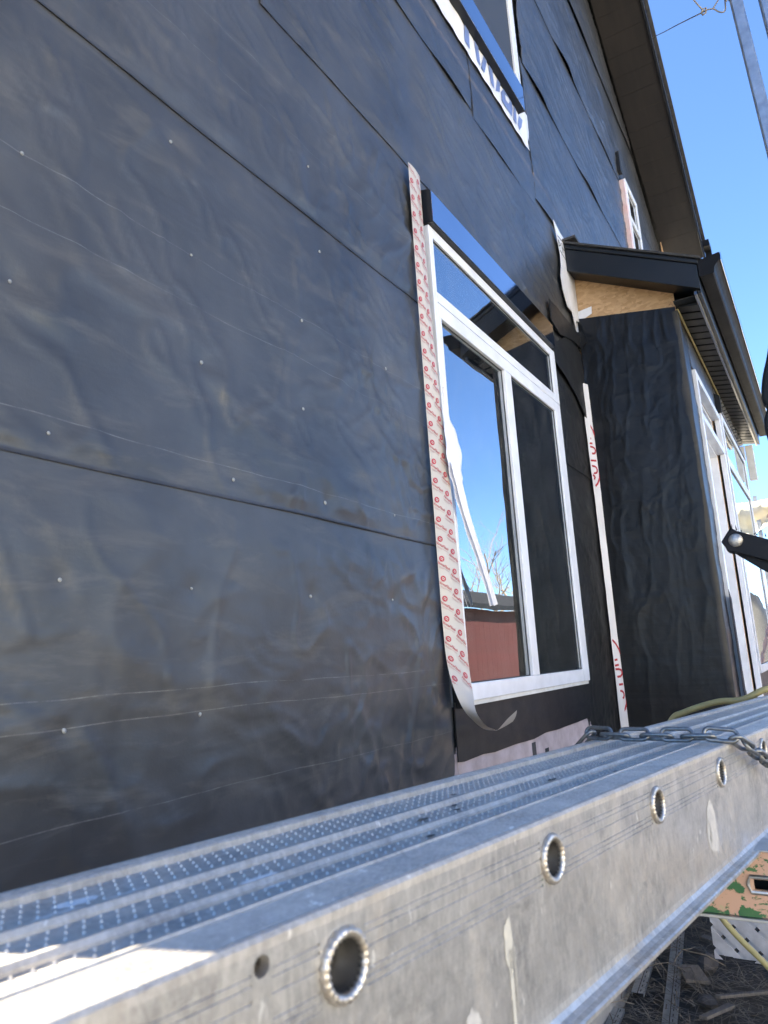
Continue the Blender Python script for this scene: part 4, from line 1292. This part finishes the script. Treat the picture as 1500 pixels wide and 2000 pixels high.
# ------------------------------------------------------------------ scaffold pieces on the right
def pole(a, b, w, label, green):
    t = thing("scaffold_pole", tuple(a), label, "scaffold pole", "galvanised scaffold poles")
    a, b = Vector(a), Vector(b)
    def sq(c, h): return [c + Vector((sx * h, sy * h, 0)) for sx, sy in ((-1, -1), (1, -1), (1, 1), (-1, 1))]
    MB().hexa(sq(a, w), sq(b, w)).build("pole_tube", M_galv, t, bevel=.006)
    d = (b - a) / (b - a).length
    L = (b - a).length
    mb = MB()
    mb.hexa([p + Vector((-w - .004, -w * .35 if i in (0, 1) else 0, 0)) for i, p in enumerate([a, a + Vector((.004, 0, 0)), a + Vector((.004, w * .7, 0)), a + Vector((0, w * .7, 0))])],
            [p + Vector((-w - .004, -w * .35 if i in (0, 1) else 0, 0)) for i, p in enumerate([b, b + Vector((.004, 0, 0)), b + Vector((.004, w * .7, 0)), b + Vector((0, w * .7, 0))])])
    mb.build("seam_rib", M_galv, t)
    c = a + d * (L * .735)
    MB().hexa(sq(c, w + .003), sq(c + d * .34, w + .003)).build("joint_sleeve", M_galv, t)
    if green:
        q = a + d * (L * .715)
        MB().add([q + Vector((-w - .0045, -.022, 0)), q + Vector((-w - .0045, .018, .01)), q + Vector((-w - .0045, .024, .10)), q + Vector((-w - .0045, -.004, .16)), q + Vector((-w - .0045, -.026, .12))], [(0, 1, 2, 3, 4)]).build("paint_patch", simple("green_paint_patch", (.08, .17, .12), None, .5), t)
    return t
def pl(y0, z0, dydz, x=3.2):
    f = lambda z: Vector((x, y0 + (z - z0) * dydz, z))
    return f
f1 = pl(-1.159, H + 2.78, .043)
pole(f1(.02), f1(H + 4.4), .024, "galvanised scaffold pole nearer the house, wire tied to it", False)
f2 = pl(-1.268, H + 2.73, .043)
pole(f2(.02), f2(H + 4.4), .026, "galvanised scaffold pole with a green paint patch, at the picture's right edge", True)
wr = MB()
wp = lambda y, z, x=3.2: (x, y, H + z)
wr.tube([tuple(p) for p in catmull([(6.43, -.512, H + 5.60), (5.35, -.683, H + 4.66), (4.28, -.853, H + 3.735), wp(-1.023, 2.797), wp(-1.037, 2.80), wp(-1.067, 2.79), wp(-1.085, 2.765), wp(-1.102, 2.751), wp(-1.113, 2.758), wp(-1.117, 2.79), wp(-1.120, 2.84)], 8)], .0032, 6)
wr.tube([wp(-1.030, 2.797), wp(-.997, 2.88), wp(-.93, 3.05)], .0032, 6)
wr.tube([wp(-1.067, 2.792), wp(-1.093, 2.822), wp(-1.13, 2.90)], .003, 6)
wr.tube([wp(-1.018, 2.79, 3.195), wp(-1.026, 2.806, 3.192), wp(-1.040, 2.808, 3.196), wp(-1.036, 2.792, 3.206), wp(-1.022, 2.787, 3.204)], .004, 6, True)
wr.tube([wp(-1.116, 2.80, 3.17), wp(-1.124, 2.77, 3.17), wp(-1.13, 2.80, 3.17), wp(-1.135, 2.84, 3.17)], .005, 6)
tag(wr.build("tie_wire", M_wire, None, True), "knotted tie wire stretched from the eave to the scaffold pole", "wire")

# black brace arm with a round bolt
arm = thing("brace_arm", (1.7, -.99, H + .18), "black steel brace arm with a round silver bolt at its end", "brace")
E1 = lambda y, z, x=1.70: (x, y, H + z)
mb = MB()
poly = [(-.924, .213), (-.946, .241), (-.957, .233), (-1.014, .207), (-1.30, .10), (-1.30, .05), (-1.02, .156), (-.95, .186), (-.934, .190), (-.931, .200)]
mb.prism([E1(y, z) for y, z in poly], (.035, 0, 0))
mb.build("arm_tube", M_blacksteel, arm, bevel=.003)
mb = MB()
mb.prism([E1(y, z, 1.712) for y, z in [(-.945, .188), (-.99, .149), (-1.3, -.08), (-1.3, -.02), (-1.0, .170)]], (.02, 0, 0))
mb.build("arm_gusset", M_blacksteel, arm, bevel=.002)
mb = MB()
n, m = 24, 6
for j in range(m + 1):
    q = math.pi / 2 * j / m
    for i in range(n):
        w = 2 * math.pi * i / n
        r = .0142 * math.cos(q)
        mb.v.append((1.699 - .009 * math.sin(q), -.953 + r * math.cos(w), H + .2125 + r * math.sin(w)))
for j in range(m):
    for i in range(n):
        l = (i + 1) % n
        mb.f.append((j * n + i, j * n + l, (j + 1) * n + l, (j + 1) * n + i))
mb.build("bolt", M_bolt, arm, True)
mb = MB()
for k in range(40):
    y = rnd.uniform(-1.25, -.94)
    zt_ = .241 + (y + .946) * .40 if rnd.random() < .55 else .185 + (y + .95) * .44
    mb.tube([E1(y, zt_ - .003, 1.699), E1(y + rnd.uniform(-.006, .006), zt_ + rnd.uniform(-.008, .008), 1.697)], [.0016, .0005], 4)
tag(mb.build("paint_flakes", M_blacksteel, arm), kind="stuff")
grip = MB()
gp_ = catmull([(-1.085, .66), (-1.068, .60), (-1.053, .555), (-1.045, .51), (-1.052, .488), (-1.043, .462), (-1.042, .43), (-1.050, .40), (-1.085, .36)], 5)
vv_, m = [], len(gp_)
pr_ = [(1.70, y, H + z) for y, z in gp_] + [(1.70, -1.20, H + .36), (1.70, -1.20, H + .66)]
grip.prism(pr_, (.05, 0, 0))
tag(grip.build("rubber_grip", M_blacksteel, None, bevel=.006), "black lumpy rubber grip at the right edge beside the gutter end", "grip")

# painted steel channel under the plank
ch = thing("steel_channel", (1.47, -1.2, H - .40), "steel channel with chipped pink and green paint and a long slot under the plank", "scaffold channel")
zc0, zc1 = H - .452, H - .347
ya, yb = -1.75, -.40
sy0, sy1, sz0, sz1 = -1.10, -.921, H - .409, H - .392
mb = MB()
for (a, b, c, d) in ((ya, sy0, zc0, zc1), (sy1, yb, zc0, zc1), (sy0, sy1, zc0, sz0), (sy0, sy1, sz1, zc1)):
    mb.box(1.45, 1.456, a, b, c, d)
mb.build("web", M_chip, ch)
MB().box(1.440, 1.53, ya, yb, zc1 + .0005, zc1 + .0045).build("top_flange", M_galv, ch, bevel=.001)
MB().box(1.442, 1.53, ya, yb, zc0 - .006, zc0 - .0005).build("bottom_flange", M_galv, ch, bevel=.001)
mb = MB()
sl_ = [(sy1 + .005, sz0 - .004), (sy1 + .009, (sz0 + sz1) / 2), (sy1 + .005, sz1 + .004), (sy0, sz1 + .005), (sy0, sz0 - .005)]
mb.tube([(1.449, y, z) for y, z in sl_], .0035, 6, True)
mb.build("slot_rim", M_galv, ch, True)
MB().box(1.50, 1.506, ya, yb, zc0, zc1).build("back_web", M_blacksteel, ch)

# ------------------------------------------------------------------ on the ground below
def stud(a, b, w, label, z=.02):
    a, b = Vector((*a, z)), Vector((*b, z))
    d = (b - a).normalized(); n = Vector((-d.y, d.x, 0))
    t = thing("metal_stud", tuple(a), label, "metal stud", "slotted metal strips on the ground")
    mb = MB()
    L = (b - a).length
    k = max(4, int(L / .05))
    for s_ in (-1, 1):
        e = [(s_ * .002, .016), (s_ * w * .5, .016), (s_ * w * .5, 0), (s_ * (w * .5 - .002), 0), (s_ * (w * .5 - .002), .014), (s_ * .002, .014)]
        mb.add([a + n * p + Vector((0, 0, q)) for p, q in e] + [b + n * p + Vector((0, 0, q)) for p, q in e],
               [(i, (i + 1) % 6, 6 + (i + 1) % 6, 6 + i) for i in range(6)] + [tuple(range(6)), tuple(range(11, 5, -1))])
    mb.build("stud_strip", M_galv, t)
    mb = MB()
    for i in range(k):
        c = a + d * (L * (i + .5) / k) + n * w * .22 + Vector((0, 0, .0168))
        mb.add([c - d * .012 - n * .002, c + d * .012 - n * .002, c + d * .012 + n * .002, c - d * .012 + n * .002], [(0, 1, 2, 3)])
    mb.build("slots", M_dark, t)
    return t
stud((4.95, -.06), (3.2, -.30), .060, "long slotted galvanised strip lying on the dark soil")
stud((4.40, -.02), (3.76, -.075), .055, "short dull metal strip close to the foundation", .03)
stud((3.58, .0 - .035), (3.1, -.06), .05, "pale strip end at the very bottom, below the plank", .03)
st = MB()
rs = random.Random(5)
for k in range(3600):
    x = rs.uniform(2.9, 6.2); y = -abs(rs.gauss(.45, .42)) - .01
    L = rs.uniform(.03, .22); q = rs.uniform(0, math.pi) if rs.random() < .5 else rs.gauss(1.9, .5)
    w = rs.uniform(.0008, .0028)
    d = Vector((math.cos(q), math.sin(q), rs.uniform(-.1, .25)))
    n = Vector((-math.sin(q), math.cos(q), 0)) * w
    p = Vector((x, y, rs.uniform(.0, .045)))
    md = p + d * L * .5 + Vector((0, 0, rs.uniform(0, .015))); e = p + d * L - Vector((0, 0, .01))
    st.add([p - n, p + n, md + n, md - n, e, md + Vector((0, 0, w))], [(0, 1, 2, 3), (3, 2, 4)])
tag(st.build("straw_litter", M_straw, None, recalc=False), kind="stuff", label="dry straw and stems scattered over the dark soil below", cat="straw")
tw = MB()
for k in range(34):
    x = rs.uniform(3.1, 5.4); y = rs.uniform(-.9, -.05); q = rs.uniform(0, 6.28); L = rs.uniform(.2, .6)
    pts = [(x + math.cos(q) * L * t + rs.uniform(-.012, .012), y + math.sin(q) * L * t + rs.uniform(-.012, .012), .03 + .05 * math.sin(t * 3) + rs.uniform(0, .02)) for t in np.linspace(0, 1, 6)]
    tw.tube(pts, [.003, .0028, .0025, .002, .0016, .001], 5)
tag(tw.build("dead_twigs", M_straw, None, True), kind="stuff", label="thin dead twigs lying on the soil", cat="twigs")
def stone(x, y, r, label, seed):
    q = random.Random(seed)
    mb = MB()
    n, m = 10, 6
    for j in range(m + 1):
        a = math.pi * j / m
        for i in range(n):
            b = 2 * math.pi * i / n
            k = 1 + .22 * math.sin(b * 2 + seed) * math.sin(a) + q.uniform(-.09, .09)
            mb.v.append((x + r * k * math.sin(a) * math.cos(b), y + r * .8 * k * math.sin(a) * math.sin(b), .02 + r * .62 * (math.cos(a) * k)))
    for j in range(m):
        for i in range(n):
            l = (i + 1) % n
            mb.f.append((j * n + i, j * n + l, (j + 1) * n + l, (j + 1) * n + i))
    tag(mb.build("stone", M_stone, None), label, "stone", "loose stones on the soil")
stone(4.28, -.30, .075, "largest grey stone beside the long metal strip", 2)
stone(3.86, -.36, .045, "small stone nearer the plank, half in the straw", 5)
stone(4.95, -.42, .05, "small stone near the foot of the lattice", 9)

M_scrap = simple("weathered_wood_scrap", (.20, .165, .13), (.13, .11, .09), .85, scale=14, stretch=(1, 6, 1), bmp=.4)
def scrap(x, y, a, l, w, label):
    d = Vector((math.cos(a), math.sin(a), .05)); n = Vector((-math.sin(a), math.cos(a), .08))
    c = Vector((x, y, .035))
    b = [c - d * l - n * w, c + d * l - n * w * .8, c + d * l * .9 + n * w, c - d * l + n * w]
    tag(MB().hexa(b, [p + Vector((0, 0, .014)) for p in b]).build("wood_scrap", M_scrap, None, bevel=.002), label, "scrap", "wood scraps on the soil")
scrap(4.08, -.27, .4, .085, .055, "broad pale wood scrap right of the long metal strip")
scrap(3.95, -.52, 2.3, .16, .012, "thin sliver of wood lying slantwise near the hose")
scrap(3.72, -.42, 2.7, .11, .018, "short wood sliver in the straw at the lower edge")
scrap(4.55, -.30, 1.1, .07, .03, "small wood scrap just in front of the lattice")

# ------------------------------------------------------------------ yard beyond the bay
def board(p, q, w, t, label, up_=(0, 0, 1)):
    p, q = Vector(p), Vector(q)
    d = (q - p).normalized(); n = Vector(up_).cross(d).normalized(); u = d.cross(n)
    b = [p + n * a * t + u * c * w for a, c in ((-.5, -.5), (.5, -.5), (.5, .5), (-.5, .5))]
    e = [v + (q - p) for v in b]
    tag(MB().hexa(b, e).build("leaning_board", M_wood, None, bevel=.003), label, "board", "boards leaning beyond the bay")
board((9.0, -1.02, .02), (9.9, -.62, 2.05), .24, .03, "pinkish board leaning steeply, nearest the bay window", (1, 0, 0))
board((9.3, -1.30, .02), (9.8, -.78, 1.75), .20, .03, "pinkish board leaning behind the first, lower", (1, 0, 0))
board((8.9, -1.5, .30), (10.5, -.5, .42), .12, .05, "pale board lying low across the leaning ones", (0, 0, 1))
hp_ = MB()
for i in range(14):
    for j in range(14):
        x = 10.8 + i * .18; y = -2.4 + j * .14
        r = ((i - 6.5) / 7) ** 2 + ((j - 6.5) / 7) ** 2
        hp_.v.append((x, y, max(0, 2.3 * (1 - r ** 2) + .2 * math.sin(i * 1.7) * math.cos(j * 1.3))))
for i in range(13):
    for j in range(13):
        a = i * 14 + j
        hp_.f.append((a, a + 14, a + 15, a + 1))
tag(hp_.build("tarp_heap", M_blacksteel, None, True), "dark tarp covered heap beyond the entry bay", "tarp heap")
tr = thing("site_fence", (13.0, -1.2, 0), "distant site frame with a cream tarp bundled on its rails", "fence")
for y in (-2.4, -1.3, -.35):
    MB().box(12.97, 13.03, y - .03, y + .03, 0, H + 2.3).build("post", M_galv, tr)
for z in (1.95, 2.12):
    MB().box(12.99, 13.02, -2.6, -.30, H + z - .03, H + z + .03).build("rail", M_wood, tr)
tp = MB()
for i in range(14):
    for j in range(8):
        y = -1.25 + .075 * i; z = H + 2.2 - .07 * j - .10 * math.sin(i * .5) * (j / 7)
        tp.v.append((12.92 - .10 * math.sin(j * .9) - .05 * math.sin(i * 1.4 + j), y, z))
for i in range(13):
    for j in range(7):
        a = i * 8 + j
        tp.f.append((a, a + 8, a + 9, a + 1))
tp.build("tarp", M_tarp, tr, True)

# ------------------------------------------------------------------ red outbuilding opposite (seen in the glass)
barn = thing("red_outbuilding", (22, -8.2, 0), "low dark red outbuilding with a dark roof, mirrored in the big window", "outbuilding")
bx0, bx1 = 11.0, 36.0
b0 = None
nb = 72
for k in range(nb):
    w = (bx1 - bx0) / nb
    if b0 is None:
        b0 = MB().box(bx0, bx0 + w * .985, -8.02, -7.98, 0, 3.05).build("siding_board", M_red, barn)
    else:
        copy_piece(b0, barn, b0.location + Vector((k * w, 0, rnd.uniform(-.012, .0))))
MB().box(bx0, bx1, -13, -8.03, 0, 3.04).build("wall", M_red, barn)
MB().hexa([(bx0 - .3, -7.55, 3.0), (bx1 + .3, -7.55, 3.0), (bx1 + .3, -10.2, 3.92), (bx0 - .3, -10.2, 3.92)], [(bx0 - .3, -7.55, 3.12), (bx1 + .3, -7.55, 3.12), (bx1 + .3, -10.2, 4.04), (bx0 - .3, -10.2, 4.04)]).build("roof", simple("black_roof_felt", (.008, .008, .009), (.012, .012, .013), .8), barn)
MB().box(bx0 - .3, bx1 + .3, -7.54, -7.44, 3.0, 3.13).build("gutter", M_gutter, barn)

def bare_tree(x, y, h, label, seed, spread=.9):
    q = random.Random(seed)
    t = thing("bare_tree", (x, y, 0), label, "tree", "leafless trees behind the outbuilding")
    tk, tw_ = MB(), MB()
    def grow(p, d, L, r, lev):
        n = 5
        pts = [p]
        dd = d.copy()
        for i in range(n):
            dd = (dd + Vector((q.uniform(-.13, .13), q.uniform(-.13, .13), q.uniform(-.02, .10)))).normalized()
            pts.append(pts[-1] + dd * L / n)
        rs_ = [r * (1 - .45 * i / n) for i in range(n + 1)]
        (tk if lev < 2 else tw_).tube(pts, rs_, 6 if lev < 2 else 4, cap=False)
        if lev >= 4: return
        m = (5, 4, 4, 3)[lev]
        for k in range(m):
            j = q.randint(2, n) if lev else q.randint(3, n)
            a = q.uniform(0, 6.283)
            side_ = Vector((math.cos(a), math.sin(a), 0))
            nd = (dd * q.uniform(.5, .9) + side_ * q.uniform(.45, .85) * spread).normalized()
            grow(pts[j], nd, L * q.uniform(.55, .75), rs_[j] * q.uniform(.5, .7), lev + 1)
    grow(Vector((x, y, 0)), Vector((0, 0, 1)), h * .42, h * .017, 0)
    tk.build("trunk", M_bark, t, True)
    tw_.build("twigs", M_bark, t, True)
bare_tree(40.5, -16, 11.5, "tall leafless tree behind the red outbuilding, mirrored in the glass", 3)
bare_tree(52, -17, 10.5, "second leafless tree further along, behind the outbuilding's end", 8)
bare_tree(29, -19, 9.0, "third leafless tree, nearest behind the outbuilding roof", 12)

# ------------------------------------------------------------------ unseen pale house, added to bounce sunlight onto the shaded wall
nb = thing("added_fill_house", (-8, -17, 0), "pale stucco house added out of view to bounce sun onto the shaded wall", "house")
M_stucco = simple("pale_stucco", (.74, .72, .68), (.66, .64, .60), .85, scale=2, bmp=.2)
wl = MB()
plate(wl, -20, 5, 0, 6.2, -17.2, -17.0, [(-16, -14.4, 1, 2.4), (-11, -9.4, 1, 2.4), (-6, -4.4, 1, 2.4), (-1, .6, 1, 2.4), (-16, -14.4, 3.8, 5.1), (-11, -9.4, 3.8, 5.1), (-6, -4.4, 3.8, 5.1), (-1, .6, 3.8, 5.1)])
wl.box(-20, 5, -26, -17.25, 0, 6.19)
wl.build("wall", M_stucco, nb)
for x in (-16, -11, -6, -1):
    for z0, z1 in ((1, 2.4), (3.8, 5.1)):
        fr_ = MB()
        for a, b, c, d in ((x, x + .08, z0, z1), (x + 1.52, x + 1.6, z0, z1), (x + .081, x + 1.519, z0, z0 + .08), (x + .081, x + 1.519, z1 - .08, z1)): fr_.box(a, b, -17.12, -16.97, c, d)
        w_o = fr_.build("window", M_white, nb)
        MB().box(x + .08, x + 1.52, -17.1, -17.09, z0 + .08, z1 - .08).build("pane", M_glass, w_o)
MB().prism([(-20.4, -16.5, 6.2), (-20.4, -26.5, 6.2), (-20.4, -21.5, 9.2)], (25.8, 0, 0)).build("roof", M_shingle, nb)

# ------------------------------------------------------------------ far-off belt of bare wood along the horizon
wd = MB()
q = random.Random(21)
for k in range(5200):
    a = q.uniform(-1.25, .55)
    r_ = q.uniform(110, 150)
    x, y = r_ * math.cos(a), r_ * math.sin(a)
    hgt = 3.2 + 2.4 * math.sin(a * 23) * math.sin(a * 9.3) + q.uniform(-.8, 1.6)
    z = q.uniform(0, hgt)
    w = q.uniform(.25, .9) * (1.2 - .8 * z / (hgt + .1))
    t_ = Vector((-math.sin(a), math.cos(a), 0))
    c = Vector((x, y, z))
    wd.add([c - t_ * w, c + t_ * w * q.uniform(.5, 1), c + Vector((q.uniform(-.4, .4), q.uniform(-.4, .4), q.uniform(.5, 1.6)))], [(0, 1, 2)])
tag(wd.build("far_wood", simple("bare_wood_belt", (.055, .048, .040), (.10, .085, .065), .9, scale=.3), None, recalc=False), "belt of bare woodland far off along the horizon", "wood", kind="stuff")
